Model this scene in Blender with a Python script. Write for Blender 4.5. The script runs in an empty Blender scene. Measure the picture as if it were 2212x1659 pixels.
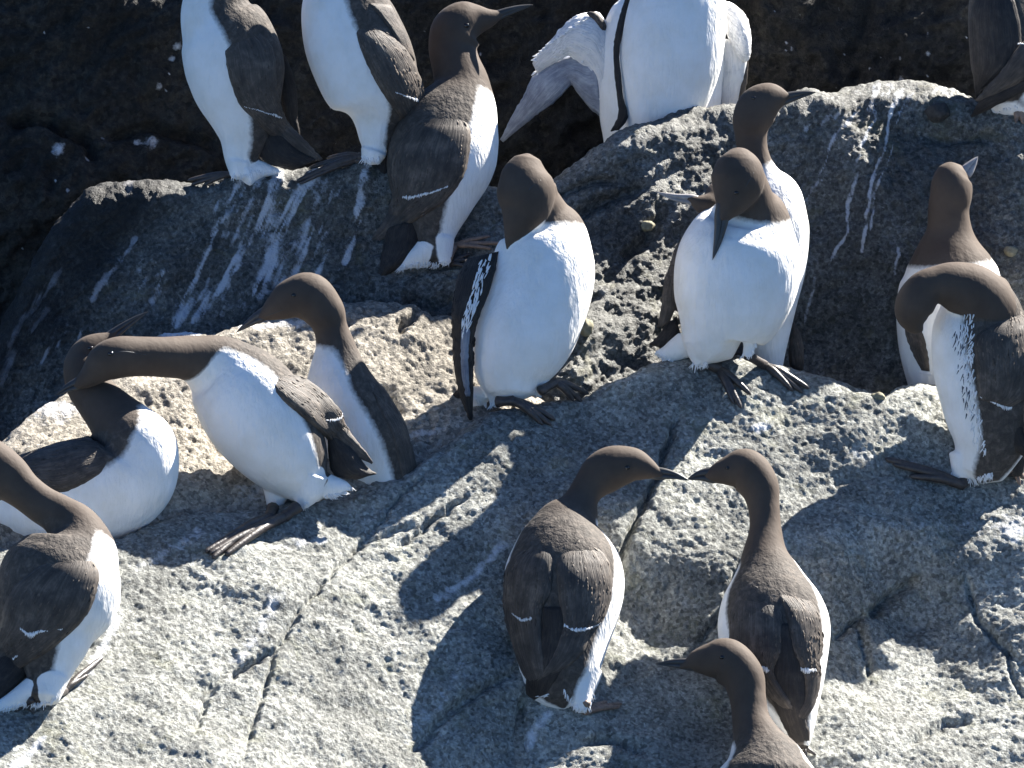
import bpy, math, random
import numpy as np
from mathutils import Vector, Matrix
from mathutils.bvhtree import BVHTree

# ------------------------------------------------------------------ camera, world, sun, exposure
S = 1.0 / 1400.0            # metres per modelling unit (a common murre is about 0.4 m tall)
DIST = 25.0                 # long telephoto view
PITCH = math.radians(15)
scene = bpy.context.scene
FWD = np.array([0.0, math.cos(PITCH), -math.sin(PITCH)])
UP = np.array([0.0, math.sin(PITCH), math.cos(PITCH)])
RIGHT = np.array([1.0, 0.0, 0.0])
CAM = -FWD * DIST
cam_data = bpy.data.cameras.new("Camera")
cam = bpy.data.objects.new("Camera", cam_data)
scene.collection.objects.link(cam)
cam.location = CAM
cam.rotation_euler = (math.radians(90) - PITCH, 0, 0)
cam_data.sensor_width = 36.0
cam_data.lens = 36.0 * DIST / (2212 * S)
cam_data.clip_start = 1.0
cam_data.clip_end = 200.0
scene.camera = cam

SUNC = np.array([0.55, 0.735, -0.39])
sunw = SUNC[0] * RIGHT + SUNC[1] * UP - SUNC[2] * FWD
sunw = sunw / np.linalg.norm(sunw)
world = bpy.data.worlds.new("World")
scene.world = world
world.use_nodes = True
wn = world.node_tree.nodes
wn.clear()
sky = wn.new("ShaderNodeTexSky")
sky.sky_type = 'NISHITA'
sky.sun_disc = False
sky.ozone_density = 4.0
sky.air_density = 0.6
sky.dust_density = 0.3
sky.sun_elevation = math.asin(sunw[2])
sky.sun_rotation = math.atan2(sunw[0], sunw[1])
bg = wn.new("ShaderNodeBackground")
bg.inputs[1].default_value = 0.05
wo = wn.new("ShaderNodeOutputWorld")
tint = wn.new("ShaderNodeMix"); tint.data_type = 'RGBA'; tint.blend_type = 'MULTIPLY'
tint.inputs[0].default_value = 1.0
tint.inputs[7].default_value = (0.74, 0.88, 1.0, 1)      # clear blue northern sky, camera balanced for sunlight
world.node_tree.links.new(sky.outputs[0], tint.inputs[6])
world.node_tree.links.new(tint.outputs[2], bg.inputs[0])
world.node_tree.links.new(bg.outputs[0], wo.inputs[0])
sd = bpy.data.lights.new("Sun", 'SUN')
sd.energy = 5.0
sd.angle = math.radians(0.5)
sd.color = (1.0, 0.95, 0.87)
so = bpy.data.objects.new("Sun", sd)
scene.collection.objects.link(so)
so.rotation_euler = Vector(sunw).to_track_quat('Z', 'Y').to_euler()
so.location = (2, 2, 3)
scene.view_settings.view_transform = 'Standard'
scene.view_settings.look = 'None'
scene.view_settings.exposure = 2.15
scene.view_settings.gamma = 1.0

# ------------------------------------------------------------------ helpers
def W(p):
    """modelling frame (x right, y down, z towards the viewer; one unit = S metres) -> world"""
    p = np.asarray(p, dtype=float)
    d = DIST - p[..., 2] * S
    a = (p[..., 0] - 1106.0) * S / DIST
    b = (829.5 - p[..., 1]) * S / DIST
    return CAM + d[..., None] * (FWD + a[..., None] * RIGHT + b[..., None] * UP)

def raw_mesh(name, verts, faces):
    me = bpy.data.meshes.new(name)
    me.from_pydata([tuple(v) for v in np.asarray(verts).tolist()], [], faces)
    me.update()
    return me

def grid_mesh(name, V, wrap=False):
    """V: (rows, cols, 3) world points -> quads, fast"""
    r, c, _ = V.shape
    idx = np.arange(r * c).reshape(r, c)
    q = np.stack([idx[:-1, :-1], idx[1:, :-1], idx[1:, 1:], idx[:-1, 1:]], -1).reshape(-1, 4)
    me = bpy.data.meshes.new(name)
    me.vertices.add(r * c)
    me.vertices.foreach_set("co", V.reshape(-1).astype(np.float32))
    n = len(q)
    me.loops.add(n * 4)
    me.loops.foreach_set("vertex_index", q.reshape(-1).astype(np.int32))
    me.polygons.add(n)
    me.polygons.foreach_set("loop_start", np.arange(0, n * 4, 4, dtype=np.int32))
    me.update(calc_edges=True)
    me.polygons.foreach_set("use_smooth", np.ones(n, dtype=bool))
    return me

def attr(me, name, vals):
    a = me.attributes.new(name, 'FLOAT', 'POINT')
    a.data.foreach_set("value", np.asarray(vals, dtype=np.float32).reshape(-1))

def link(name, me, mat, parent=None):
    o = bpy.data.objects.new(name, me)
    scene.collection.objects.link(o)
    mats = mat if isinstance(mat, (list, tuple)) else [mat]
    for m in mats:
        me.materials.append(m)
    if parent is not None:
        o.parent = parent
    return o

def catmull(P, n_per=None, step=6.0):
    """P: (n, k) control rows; resample along them"""
    P = np.asarray(P, dtype=float)
    if len(P) == 2:
        m = max(2, int(np.linalg.norm(P[1, :2] - P[0, :2]) / step))
        t = np.linspace(0, 1, m + 1)[:, None]
        return P[0] * (1 - t) + P[1] * t, np.linspace(0, 1, m + 1)
    E = np.vstack([2 * P[0] - P[1], P, 2 * P[-1] - P[-2]])
    out, idx = [], []
    for i in range(len(P) - 1):
        p0, p1, p2, p3 = E[i], E[i + 1], E[i + 2], E[i + 3]
        m = n_per or max(2, int(np.linalg.norm((p2 - p1)[:2]) / step))
        for j in range(m):
            t = j / m
            out.append(0.5 * (2 * p1 + (p2 - p0) * t + (2 * p0 - 5 * p1 + 4 * p2 - p3) * t * t + (3 * p1 - p0 - 3 * p2 + p3) * t ** 3))
            idx.append(i + t)
    out.append(P[-1]); idx.append(len(P) - 1)
    return np.array(out), np.array(idx)

def norm(v):
    return v / np.maximum(np.linalg.norm(v, axis=-1, keepdims=True), 1e-9)

# gradient noise ------------------------------------------------------
_rs = np.random.RandomState(7)
_perm = np.tile(_rs.permutation(256), 3)
_g3 = norm(_rs.normal(size=(256, 3)))
def perlin(p):
    p = np.asarray(p)
    i = np.floor(p).astype(np.int64); f = p - i
    i &= 255
    u = f * f * f * (f * (f * 6 - 15) + 10)
    def g(dx, dy, dz):
        h = _perm[_perm[_perm[i[..., 0] + dx] + i[..., 1] + dy] + i[..., 2] + dz]
        gg = _g3[h]
        return gg[..., 0] * (f[..., 0] - dx) + gg[..., 1] * (f[..., 1] - dy) + gg[..., 2] * (f[..., 2] - dz)
    def lerp(a, b, t): return a + (b - a) * t
    x00 = lerp(g(0,0,0), g(1,0,0), u[..., 0]); x10 = lerp(g(0,1,0), g(1,1,0), u[..., 0])
    x01 = lerp(g(0,0,1), g(1,0,1), u[..., 0]); x11 = lerp(g(0,1,1), g(1,1,1), u[..., 0])
    return 1.6 * lerp(lerp(x00, x10, u[..., 1]), lerp(x01, x11, u[..., 1]), u[..., 2])
def fbm(p, period, octaves=4, gain=0.5, seed=0.0, ridged=False):
    p = np.asarray(p) / period + seed * 17.31
    s = 0.0; a = 1.0
    for _ in range(octaves):
        n = perlin(p)
        if ridged:
            n = 1.0 - 2.0 * np.abs(n) * 1.2
        s = s + a * n
        a *= gain
        p = p * 2.03 + 11.7
    return s
def sstep(a, b, x):
    t = np.clip((x - a) / (b - a), 0, 1)
    return t * t * (3 - 2 * t)
def polydist(X, Y, pts):
    """distance to a polyline and the fraction along it"""
    best = np.full(X.shape, 1e9); frac = np.zeros(X.shape)
    n = len(pts) - 1
    for k in range(n):
        (x0, y0), (x1, y1) = pts[k][:2], pts[k + 1][:2]
        dx, dy = x1 - x0, y1 - y0
        t = np.clip(((X - x0) * dx + (Y - y0) * dy) / (dx * dx + dy * dy), 0, 1)
        d = np.hypot(X - x0 - t * dx, Y - y0 - t * dy)
        m = d < best
        best = np.where(m, d, best); frac = np.where(m, (k + t) / n, frac)
    return best, frac
def tps(ctrl):
    """smooth surface through control points (x, y, z)"""
    c = np.array(ctrl, dtype=float)
    q = c[:, :2] / 1000.0
    def U(r): return np.where(r > 1e-9, r * r * np.log(np.maximum(r, 1e-9)), 0)
    n = len(c)
    K = U(np.linalg.norm(q[:, None] - q[None], axis=-1)) + np.eye(n) * 1e-4
    Pm = np.hstack([np.ones((n, 1)), q])
    A = np.block([[K, Pm], [Pm.T, np.zeros((3, 3))]])
    w = np.linalg.solve(A, np.concatenate([c[:, 2], np.zeros(3)]))
    def f(X, Y):
        x = X / 1000.0; y = Y / 1000.0
        out = w[n] + w[n + 1] * x + w[n + 2] * y
        for k in range(n):
            out = out + w[k] * U(np.hypot(x - q[k, 0], y - q[k, 1]))
        return out
    return f

# ------------------------------------------------------------------ materials
def new_mat(name):
    m = bpy.data.materials.new(name)
    m.use_nodes = True
    nt = m.node_tree
    b = nt.nodes["Principled BSDF"]
    return m, nt, b
def node(nt, t, **kw):
    n = nt.nodes.new(t)
    for k, v in kw.items():
        setattr(n, k, v)
    return n
def ramp(nt, src, stops, interp='LINEAR'):
    r = node(nt, "ShaderNodeValToRGB")
    r.color_ramp.interpolation = interp
    el = r.color_ramp.elements
    while len(el) > 1: el.remove(el[-1])
    el[0].position = stops[0][0]; el[0].color = tuple(stops[0][1]) + (1,)
    for p, c in stops[1:]:
        e = el.new(p); e.color = tuple(c) + (1,)
    nt.links.new(src, r.inputs[0])
    return r.outputs[0]
def noise(nt, scale, detail=3, rough=0.6, vec=None, dist=0.0):
    n = node(nt, "ShaderNodeTexNoise")
    n.inputs["Scale"].default_value = scale
    n.inputs["Detail"].default_value = detail
    n.inputs["Roughness"].default_value = rough
    n.inputs["Distortion"].default_value = dist
    if vec is not None: nt.links.new(vec, n.inputs["Vector"])
    return n.outputs[0]
def mixc(nt, fac, a, b, mode='MIX'):
    m = node(nt, "ShaderNodeMix", data_type='RGBA', blend_type=mode)
    for i, s in ((0, fac), (6, a), (7, b)):
        if isinstance(s, (int, float)): m.inputs[i].default_value = s
        elif isinstance(s, tuple): m.inputs[i].default_value = s + (1,)
        else: nt.links.new(s, m.inputs[i])
    return m.outputs[2]
def math_(nt, op, a, b=None, c=None, clamp=False):
    m = node(nt, "ShaderNodeMath", operation=op, use_clamp=clamp)
    for i, s in enumerate((a, b, c)):
        if s is None: continue
        if isinstance(s, (int, float)): m.inputs[i].default_value = s
        else: nt.links.new(s, m.inputs[i])
    return m.outputs[0]
def objco(nt):
    return node(nt, "ShaderNodeTexCoord").outputs["Object"]
def attrn(nt, name):
    return node(nt, "ShaderNodeAttribute", attribute_name=name).outputs["Fac"]

U = 1.0 / S   # noise scale for a period of p units is U / p
def rock_mat(name, dark, mid, light, guano=(0.74, 0.76, 0.80), grain=9.0, tint=(0.20, 0.20, 0.11), tintamt=0.25, bump=0.85, rough=0.85, gs=2.2, gmax=0.85, grit=1.0):
    m, nt, b = new_mat(name)
    co = objco(nt)
    big = noise(nt, U / 170, 5, 0.6, co)
    gr = noise(nt, U / grain, 4, 0.75, co)
    fine = noise(nt, U / (grain * 0.45), 2, 0.7, co)
    s = math_(nt, 'ADD', math_(nt, 'MULTIPLY', big, 0.45), math_(nt, 'MULTIPLY', gr, 0.55))
    col = ramp(nt, s, [(0.36, dark), (0.50, mid), (0.63, light)])
    vor = node(nt, "ShaderNodeTexVoronoi"); vor.inputs["Scale"].default_value = U / (grain * 0.8)
    nt.links.new(co, vor.inputs["Vector"])
    sp = ramp(nt, vor.outputs["Color"], [(0.15, (0.38,) * 3), (0.5, (1.0,) * 3), (0.85, (1.5,) * 3)])
    col = mixc(nt, 0.75, col, sp, 'MULTIPLY')
    li = ramp(nt, noise(nt, U / 90, 6, 0.7, co, 0.5), [(0.55, (0,) * 3), (0.66, (1,) * 3)])
    col = mixc(nt, math_(nt, 'MULTIPLY', li, tintamt), col, tint)
    g = attrn(nt, "guano")
    gn = math_(nt, 'ADD', math_(nt, 'MULTIPLY', noise(nt, U / 26, 6, 0.75, co), 1.3), -0.65)
    gf = math_(nt, 'SMOOTH_MIN', math_(nt, 'MULTIPLY', math_(nt, 'ADD', g, math_(nt, 'ADD', gn, -0.40)), gs, clamp=False), gmax, 0.3)
    gf = math_(nt, 'MAXIMUM', gf, 0.0)
    col = mixc(nt, gf, col, guano)
    nt.links.new(col, b.inputs["Base Color"])
    b.inputs["Roughness"].default_value = rough
    b.inputs["Specular IOR Level"].default_value = 0.35
    shd = attrn(nt, "painted_shade")  # shade painted into the rock colour as a dark multiply
    shdn = math_(nt, 'ADD', math_(nt, 'MULTIPLY', noise(nt, U / 60, 6, 0.7, co), 0.8), -0.4)
    shdf = math_(nt, 'MULTIPLY', math_(nt, 'ADD', shd, math_(nt, 'MULTIPLY', shdn, shd)), 1.0, clamp=True)
    col = mixc(nt, shdf, col, mixc(nt, 1.0, col, (0.12, 0.115, 0.115), 'MULTIPLY'))
    nt.links.new(col, b.inputs["Base Color"])
    h = math_(nt, 'ADD', math_(nt, 'MULTIPLY', gr, 1.0), math_(nt, 'MULTIPLY', fine, 0.35))
    bp = node(nt, "ShaderNodeBump"); bp.inputs["Strength"].default_value = bump
    bp.inputs["Distance"].default_value = grain * S * 0.9
    nt.links.new(h, bp.inputs["Height"]); nt.links.new(bp.outputs[0], b.inputs["Normal"])
    return m

M_MAIN = rock_mat("granite_pale", (0.088, 0.090, 0.084), (0.215, 0.218, 0.200), (0.395, 0.398, 0.362))
M_TAN = rock_mat("granite_tan", (0.13, 0.118, 0.10), (0.285, 0.258, 0.215), (0.44, 0.40, 0.34), tint=(0.33, 0.30, 0.24))
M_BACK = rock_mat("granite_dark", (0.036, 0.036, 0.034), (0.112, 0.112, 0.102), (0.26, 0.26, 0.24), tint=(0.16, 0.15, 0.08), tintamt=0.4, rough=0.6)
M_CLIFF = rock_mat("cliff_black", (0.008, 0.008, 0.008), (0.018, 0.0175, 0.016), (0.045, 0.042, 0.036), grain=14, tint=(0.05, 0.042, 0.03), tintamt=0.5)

def plumage_mat():
    m, nt, b = new_mat("murre_plumage")
    co = objco(nt)
    h = attrn(nt, "hood")
    n1 = noise(nt, U / 9, 3, 0.6, co)
    e = math_(nt, 'ADD', math_(nt, 'MULTIPLY', h, 0.16), math_(nt, 'MULTIPLY', math_(nt, 'SUBTRACT', n1, 0.5), 0.55))
    fac = math_(nt, 'ADD', math_(nt, 'MULTIPLY', e, 1.6), 0.5, clamp=True)
    head = attrn(nt, "headness")
    # feather tone of the back: fine scaly mottle
    fe = noise(nt, U / 16, 5, 0.7, co, 0.6)
    back = ramp(nt, fe, [(0.32, (0.042, 0.036, 0.031)), (0.52, (0.072, 0.061, 0.052)), (0.68, (0.125, 0.104, 0.086))])
    hd = ramp(nt, noise(nt, U / 60, 4, 0.6, co), [(0.3, (0.062, 0.045, 0.034)), (0.7, (0.086, 0.064, 0.049))])
    brown = mixc(nt, head, back, hd)
    wn_ = noise(nt, U / 70, 4, 0.6, co)
    white = ramp(nt, wn_, [(0.3, (0.77, 0.75, 0.70)), (0.6, (0.85, 0.84, 0.82))])
    col = mixc(nt, fac, white, brown)
    nt.links.new(col, b.inputs["Base Color"])
    b.inputs["Roughness"].default_value = 0.75
    b.inputs["Specular IOR Level"].default_value = 0.2
    b.inputs["Sheen Weight"].default_value = 0.03
    b.inputs["Sheen Roughness"].default_value = 0.5
    mp = node(nt, "ShaderNodeMapping"); mp.inputs["Scale"].default_value = (1.0, 1.0, 0.30)
    nt.links.new(co, mp.inputs["Vector"])
    hb = math_(nt, 'ADD', noise(nt, U / 9, 3, 0.6, mp.outputs[0]), math_(nt, 'MULTIPLY', noise(nt, U / 30, 3, 0.6, mp.outputs[0]), 1.6))
    bp = node(nt, "ShaderNodeBump"); nt.links.new(math_(nt, 'SUBTRACT', 0.55, math_(nt, 'MULTIPLY', head, 0.38)), bp.inputs["Strength"]); bp.inputs["Distance"].default_value = 5 * S
    nt.links.new(hb, bp.inputs["Height"]); nt.links.new(bp.outputs[0], b.inputs["Normal"])
    return m
M_BIRD = plumage_mat()

def wing_mat(name, c0, c1, c2, feather=0.5):
    m, nt, b = new_mat(name)
    co = objco(nt)
    uv = node(nt, "ShaderNodeUVMap", uv_map="wing").outputs[0]
    mp = node(nt, "ShaderNodeMapping"); mp.inputs["Scale"].default_value = (5.0, 26.0, 1)
    nt.links.new(uv, mp.inputs["Vector"])
    str_ = noise(nt, 1.0, 4, 0.65, mp.outputs[0], 0.3)
    vor = node(nt, "ShaderNodeTexVoronoi"); vor.inputs["Scale"].default_value = 1.0
    mp2 = node(nt, "ShaderNodeMapping"); mp2.inputs["Scale"].default_value = (9.0, 9.0, 1)
    nt.links.new(uv, mp2.inputs["Vector"]); nt.links.new(mp2.outputs[0], vor.inputs["Vector"])
    blot = noise(nt, U / 45, 5, 0.7, co, 0.4)
    s = math_(nt, 'ADD', math_(nt, 'MULTIPLY', blot, 0.6), math_(nt, 'MULTIPLY', str_, 0.4))
    s = math_(nt, 'ADD', s, math_(nt, 'MULTIPLY', math_(nt, 'SUBTRACT', vor.outputs["Distance"], 0.4), 0.10))
    col = ramp(nt, s, [(0.38, c0), (0.52, c1), (0.66, c2)])
    nt.links.new(col, b.inputs["Base Color"])
    b.inputs["Roughness"].default_value = 0.62
    b.inputs["Specular IOR Level"].default_value = 0.3
    b.inputs["Sheen Weight"].default_value = 0.03
    hb = math_(nt, 'ADD', math_(nt, 'MULTIPLY', str_, 1.4), math_(nt, 'MULTIPLY', vor.outputs["Distance"], 0.5))
    bp = node(nt, "ShaderNodeBump"); bp.inputs["Strength"].default_value = feather; bp.inputs["Distance"].default_value = 5 * S
    nt.links.new(hb, bp.inputs["Height"]); nt.links.new(bp.outputs[0], b.inputs["Normal"])
    return m
M_WING = wing_mat("wing_brown", (0.034, 0.028, 0.024), (0.068, 0.056, 0.047), (0.150, 0.120, 0.095))
M_WINGD = wing_mat("wing_dark", (0.015, 0.012, 0.011), (0.028, 0.023, 0.020), (0.060, 0.048, 0.040))
M_WINGU = wing_mat("underwing_white", (0.55, 0.57, 0.60), (0.78, 0.78, 0.78), (0.86, 0.85, 0.83), 0.9)
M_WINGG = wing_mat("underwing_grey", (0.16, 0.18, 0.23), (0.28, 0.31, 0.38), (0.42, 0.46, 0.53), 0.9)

def simple_mat(name, c, rough=0.6, spec=0.4, var=0.0, period=12, bump=0.0):
    m, nt, b = new_mat(name)
    co = objco(nt)
    n = noise(nt, U / period, 4, 0.6, co)
    col = ramp(nt, n, [(0.3, tuple(x * (1 - var) for x in c)), (0.7, tuple(min(1, x * (1 + var)) for x in c))])
    nt.links.new(col, b.inputs["Base Color"])
    b.inputs["Roughness"].default_value = rough
    b.inputs["Specular IOR Level"].default_value = spec
    if bump:
        bp = node(nt, "ShaderNodeBump"); bp.inputs["Strength"].default_value = bump; bp.inputs["Distance"].default_value = 3 * S
        nt.links.new(n, bp.inputs["Height"]); nt.links.new(bp.outputs[0], b.inputs["Normal"])
    return m
M_BILL = simple_mat("bill_horn", (0.040, 0.038, 0.036), 0.42, 0.5, 0.3, 20)
M_BILL_SUNLIT = simple_mat("bill_sunlit", (0.30, 0.28, 0.27), 0.35, 0.5, 0.3, 20)  # bill horn lightened, so the sunlit look is in the colour
M_EYE = simple_mat("eye_black", (0.008, 0.006, 0.005), 0.12, 0.6)
M_FOOT = simple_mat("foot_web", (0.045, 0.037, 0.034), 0.45, 0.5, 0.4, 10, 0.6)
M_FOOTL = simple_mat("foot_web_pale", (0.20, 0.135, 0.10), 0.5, 0.5, 0.4, 10, 0.6)
M_BAR = simple_mat("feather_white", (0.80, 0.80, 0.80), 0.7, 0.2, 0.08, 8, 0.4)
M_FLANK = simple_mat("feather_slate", (0.10, 0.11, 0.13), 0.7, 0.2, 0.4, 10, 0.3)
M_FEATH = simple_mat("feather_brown", (0.085, 0.068, 0.055), 0.65, 0.25, 0.75, 26, 0.3)
M_FEATHD = simple_mat("feather_dark", (0.034, 0.027, 0.023), 0.65, 0.25, 0.6, 26, 0.3)
M_STONE = simple_mat("stone_pale", (0.24, 0.22, 0.15), 0.8, 0.3, 0.35, 12, 0.7)
M_STONED = simple_mat("stone_dark", (0.05, 0.045, 0.04), 0.8, 0.3, 0.35, 12, 0.7)

# ------------------------------------------------------------------ rocks
ZMAP = {}
def axis(lo, hi, a, b, step, coarse=60):
    ma, mb = max(lo, a - 420), min(hi, b + 480)      # a medium band beside the fine middle
    l = np.arange(lo, ma, coarse); m1 = np.arange(ma, a, step * 2.2); m = np.arange(a, b, step); m2 = np.arange(b, mb, step * 2.2); r = np.arange(mb, hi + 1, coarse)
    return np.concatenate([l, m1, m, m2, r])
def rock_layer(name, mat, zfun, top, bottom, xs, vstep, R, amps, seed, guano=None, cracks=(), layerkey=None, back=300, dirn=None, sharp=1.0, painted_shade=None):
    xs = np.asarray(xs, float)
    tx, ty = np.array(top, float).T
    ytop = np.interp(xs, tx, ty)
    k = np.ones(3) / 3
    for _ in range(2):
        ytop = np.convolve(np.pad(ytop, 1, mode='edge'), k, mode='valid')
    # rows: the far side (rolling back), then v downwards from the crest
    nb = 7
    vmax_vis = 1700 - min(ty)
    v = np.concatenate([np.linspace(0, R, max(6, int(R / vstep)) + 1)[:-1] ** 1.0, np.arange(R, vmax_vis, vstep), np.arange(vmax_vis, bottom - min(ty), 50)])
    v0 = v[v < R]
    v[:len(v0)] = R * (np.linspace(0, 1, len(v0) + 1)[:-1] ** 1.7)
    X = np.repeat(xs[None], len(v), 0)
    Y = ytop[None] + v[:, None]
    Z = zfun(X, Y)
    t = np.clip(v / R, 0, 1)[:, None]
    Z = Z - R * 1.3 * (1 - np.sqrt(1 - (1 - t) ** 2))
    # far side
    bt = np.linspace(1, 0, nb + 1)[:-1][:, None]
    Zb = Z[0][None] - back * bt ** 1.3
    Yb = Y[0][None] + 120 * bt ** 2
    Xb = np.repeat(xs[None], nb, 0)
    P = np.concatenate([np.stack([Xb, Yb, Zb], -1), np.stack([X, Y, Z], -1)], 0)
    # normals
    du = np.gradient(P, axis=1); dv = np.gradient(P, axis=0)
    N = norm(np.cross(du, dv))
    N = np.where((N[..., 2:3] < 0) & (N[..., 1:2] > 0), -N, N)
    if N[nb + len(v) // 2, len(xs) // 2, 2] < 0: N = -N
    # anisotropic noise space: grain runs from lower left to upper right
    c, s = math.cos(math.radians(-38)), math.sin(math.radians(-38))
    Q = np.stack([(P[..., 0] * c + P[..., 1] * s) * 0.62, (-P[..., 0] * s + P[..., 1] * c), P[..., 2]], -1)
    D = np.zeros(P.shape[:2])
    for (per, amp, oc, rid) in amps:
        if rid == 2:      # stepped blocks with sharp lower edges
            n = fbm(Q, per, oc, 0.5, seed + per * 0.01)
            st = np.floor(n * 2) + sstep(0.25, 0.75, (n * 2) % 1.0)
            D += amp * st / 1.5
        else:
            n = fbm(Q, per, oc, 0.55, seed + per * 0.01, ridged=bool(rid))
            D += amp * n
    # scattered pits
    pit = fbm(Q, 30, 2, 0.5, seed + 3.3)
    D -= 3.0 * sharp * sstep(0.35, 0.75, pit)
    pit = fbm(Q, 14, 2, 0.5, seed + 5.3)
    D -= 2.4 * sharp * sstep(0.30, 0.7, pit)
    for pts, wd, dep in cracks:
        wob = 5 * fbm(P, 40, 3, 0.5, 2.2)
        d, fr = polydist(P[..., 0] + wob, P[..., 1] + wob, pts)
        D -= dep * np.exp(-(d / wd) ** 2) * np.minimum(1, 6 * np.minimum(fr + .03, 1.03 - fr))
    D = D * (1 - 0.75 * np.maximum(sstep(2600, 2760, P[..., 0]), 1 - sstep(-520, -400, P[..., 0])))
    P2 = P + N * D[..., None]
    me = grid_mesh(name, W(P2))
    if guano is not None:
        attr(me, "guano", guano(P[..., 0], P[..., 1], P))
    if painted_shade is not None:
        attr(me, "painted_shade", painted_shade(P[..., 0], P[..., 1]))
    o = link(name, me, mat)
    o["kind"] = "structure"
    # depth lookup
    G = np.full((1000, 700), -1e9)
    ix = np.clip(((P2[..., 0] + 200) / 3).astype(int), 0, 999); iy = np.clip((P2[..., 1] / 3).astype(int), 0, 699)
    np.maximum.at(G, (ix.ravel(), iy.ravel()), P2[..., 2].ravel())
    ZMAP[layerkey or name] = G
    return o
def zat(layer, x, y, r=2):
    G = ZMAP[layer]
    i, j = int((x + 200) / 3), int(y / 3)
    for rr in (r, 4, 8, 16, 40):
        w_ = G[max(0, i - rr):i + rr + 1, max(0, j - rr):j + rr + 1]
        w_ = w_[w_ > -1e8]
        if len(w_): return float(np.percentile(w_, 75))
    return None

def strokes_guano(strokes, patches=(), base=0.0, stretch=None):
    def f(X, Y, P):
        g = np.zeros(X.shape) + base
        wob = 6 * fbm(P, 50, 4, 0.55, 4.4)
        for pts, wd, st in strokes:
            d, fr = polydist(X + wob, Y + wob * 0.5, pts)
            g = np.maximum(g, st * np.exp(-(d / wd) ** 2 * 0.9))
        for (cx, cy, rx, ry, st) in patches:
            g = np.maximum(g, st * np.exp(-(((X - cx) / rx) ** 2 + ((Y - cy) / ry) ** 2)))
        if stretch is not None:
            sx, sy = stretch
            Qs = np.stack([(X * sy - Y * sx), (X * sx + Y * sy) * 0.10, P[..., 2] * 0.1], -1)
            g = g * np.clip(0.80 + 0.75 * fbm(Qs, 13, 4, 0.65, 8.8), 0.0, 1.25)
        return g
    return f

plane = lambda X, Y: 0.33 * (1600 - X) + 0.75 * (Y - 840)
main_res = tps([(0, 1250, 0), (0, 1650, 0), (300, 1200, 0), (600, 1130, 0), (600, 1400, 10), (450, 1640, -10), (520, 1470, -26), (900, 1060, 0), (1080, 900, 0),
                (1080, 1150, 10), (900, 1300, 15), (830, 1500, 0), (960, 1620, 10), (1130, 1640, -40), (1260, 1545, 0), (1300, 1000, 8), (1400, 1190, 20), (1400, 1320, -62), (1420, 1480, -45), (1380, 1600, 0),
                (1600, 850, 0), (1500, 1000, 0), (1850, 900, 15), (1780, 1040, -8), (2070, 1040, 0), (1560, 1200, 0), (1750, 1175, 22), (2000, 1130, 22), (2190, 1100, 10), (1860, 1260, -45), (1960, 1350, -120), (2040, 1450, -90), (2060, 1230, -30), (1830, 1440, -70), (1830, 1560, -20),
                (2120, 1400, -60), (2190, 1300, -30), (2160, 1560, -20), (1700, 1640, 0), (2212, 1650, 0), (0, 2600, 0), (2212, 2600, 0), (-1400, 1500, 100), (3600, 1500, -100), (1100, 2600, 0)])
main_top = [(-1500, 1500), (-400, 1260), (0, 1196), (60, 1196), (150, 1192), (270, 1168), (340, 1130), (430, 1112), (560, 1098), (740, 1058), (890, 1028), (940, 985), (1000, 940), (1060, 893), (1180, 872), (1270, 850), (1330, 818), (1400, 790), (1480, 780), (1560, 776), (1640, 782), (1740, 800),
            (1820, 824), (1880, 850), (1915, 862), (1940, 842), (1985, 830), (2040, 832), (2090, 850), (2130, 856), (2212, 860), (2700, 820), (3700, 760)]
main_cracks = [([(1466, 900), (1440, 960), (1420, 1030), (1392, 1090), (1345, 1180), (1335, 1260)], 7, 34),
               ([(1000, 945), (880, 1060), (760, 1190), (640, 1330), (600, 1400), (560, 1530), (520, 1660)], 5, 13),
               ([(1010, 1075), (930, 1130), (860, 1180)], 6, 16), ([(600, 1395), (540, 1430), (500, 1460)], 6, 20),
               ([(1990, 1250), (1930, 1290), (1880, 1335)], 12, 40), ([(1870, 1330), (1800, 1380)], 6, 20),
               ([(1135, 1500), (1125, 1580), (1130, 1660)], 8, 30), ([(1400, 1620), (1330, 1590), (1260, 1600)], 12, 26),
               ([(2212, 1500), (2185, 1460), (2170, 1380)], 5, 10), ([(1130, 1440), (980, 1530), (880, 1640)], 9, 18),
               ([(1850, 1340), (1868, 1400), (1880, 1470)], 6, 18), ([(2212, 1440), (2110, 1340), (2090, 1240)], 7, 16), ([(1500, 1400), (1560, 1330), (1600, 1210)], 7, 16), ([(760, 1180), (830, 1150), (900, 1140)], 6, 12), ([(420, 1580), (450, 1500), (490, 1440)], 7, 12), ([(1960, 1620), (2040, 1560), (2100, 1550)], 9, 18)]
main_guano = strokes_guano([([(1085, 1180), (1010, 1250), (950, 1290)], 14, 0.6), ([(600, 1290), (520, 1420)], 26, 0.5), ([(260, 1330), (170, 1480)], 16, 0.6), ([(1000, 1440), (880, 1600)], 26, 0.42),
                            ([(1180, 1540), (1120, 1640)], 18, 0.6), ([(90, 1600), (30, 1660)], 16, 0.7), ([(1900, 1130), (2180, 1140)], 30, 0.40), ([(560, 1180), (700, 1160)], 14, 0.5), ([(430, 1150), (300, 1230)], 20, 0.5)],
                           [(1860, 985, 70, 26, 0.5), (2190, 1140, 50, 60, 0.6), (640, 1060, 60, 30, 0.5), (1640, 930, 30, 14, 0.8)])
xs_main = axis(-1500, 3700, -40, 2252, 3.0)
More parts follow.
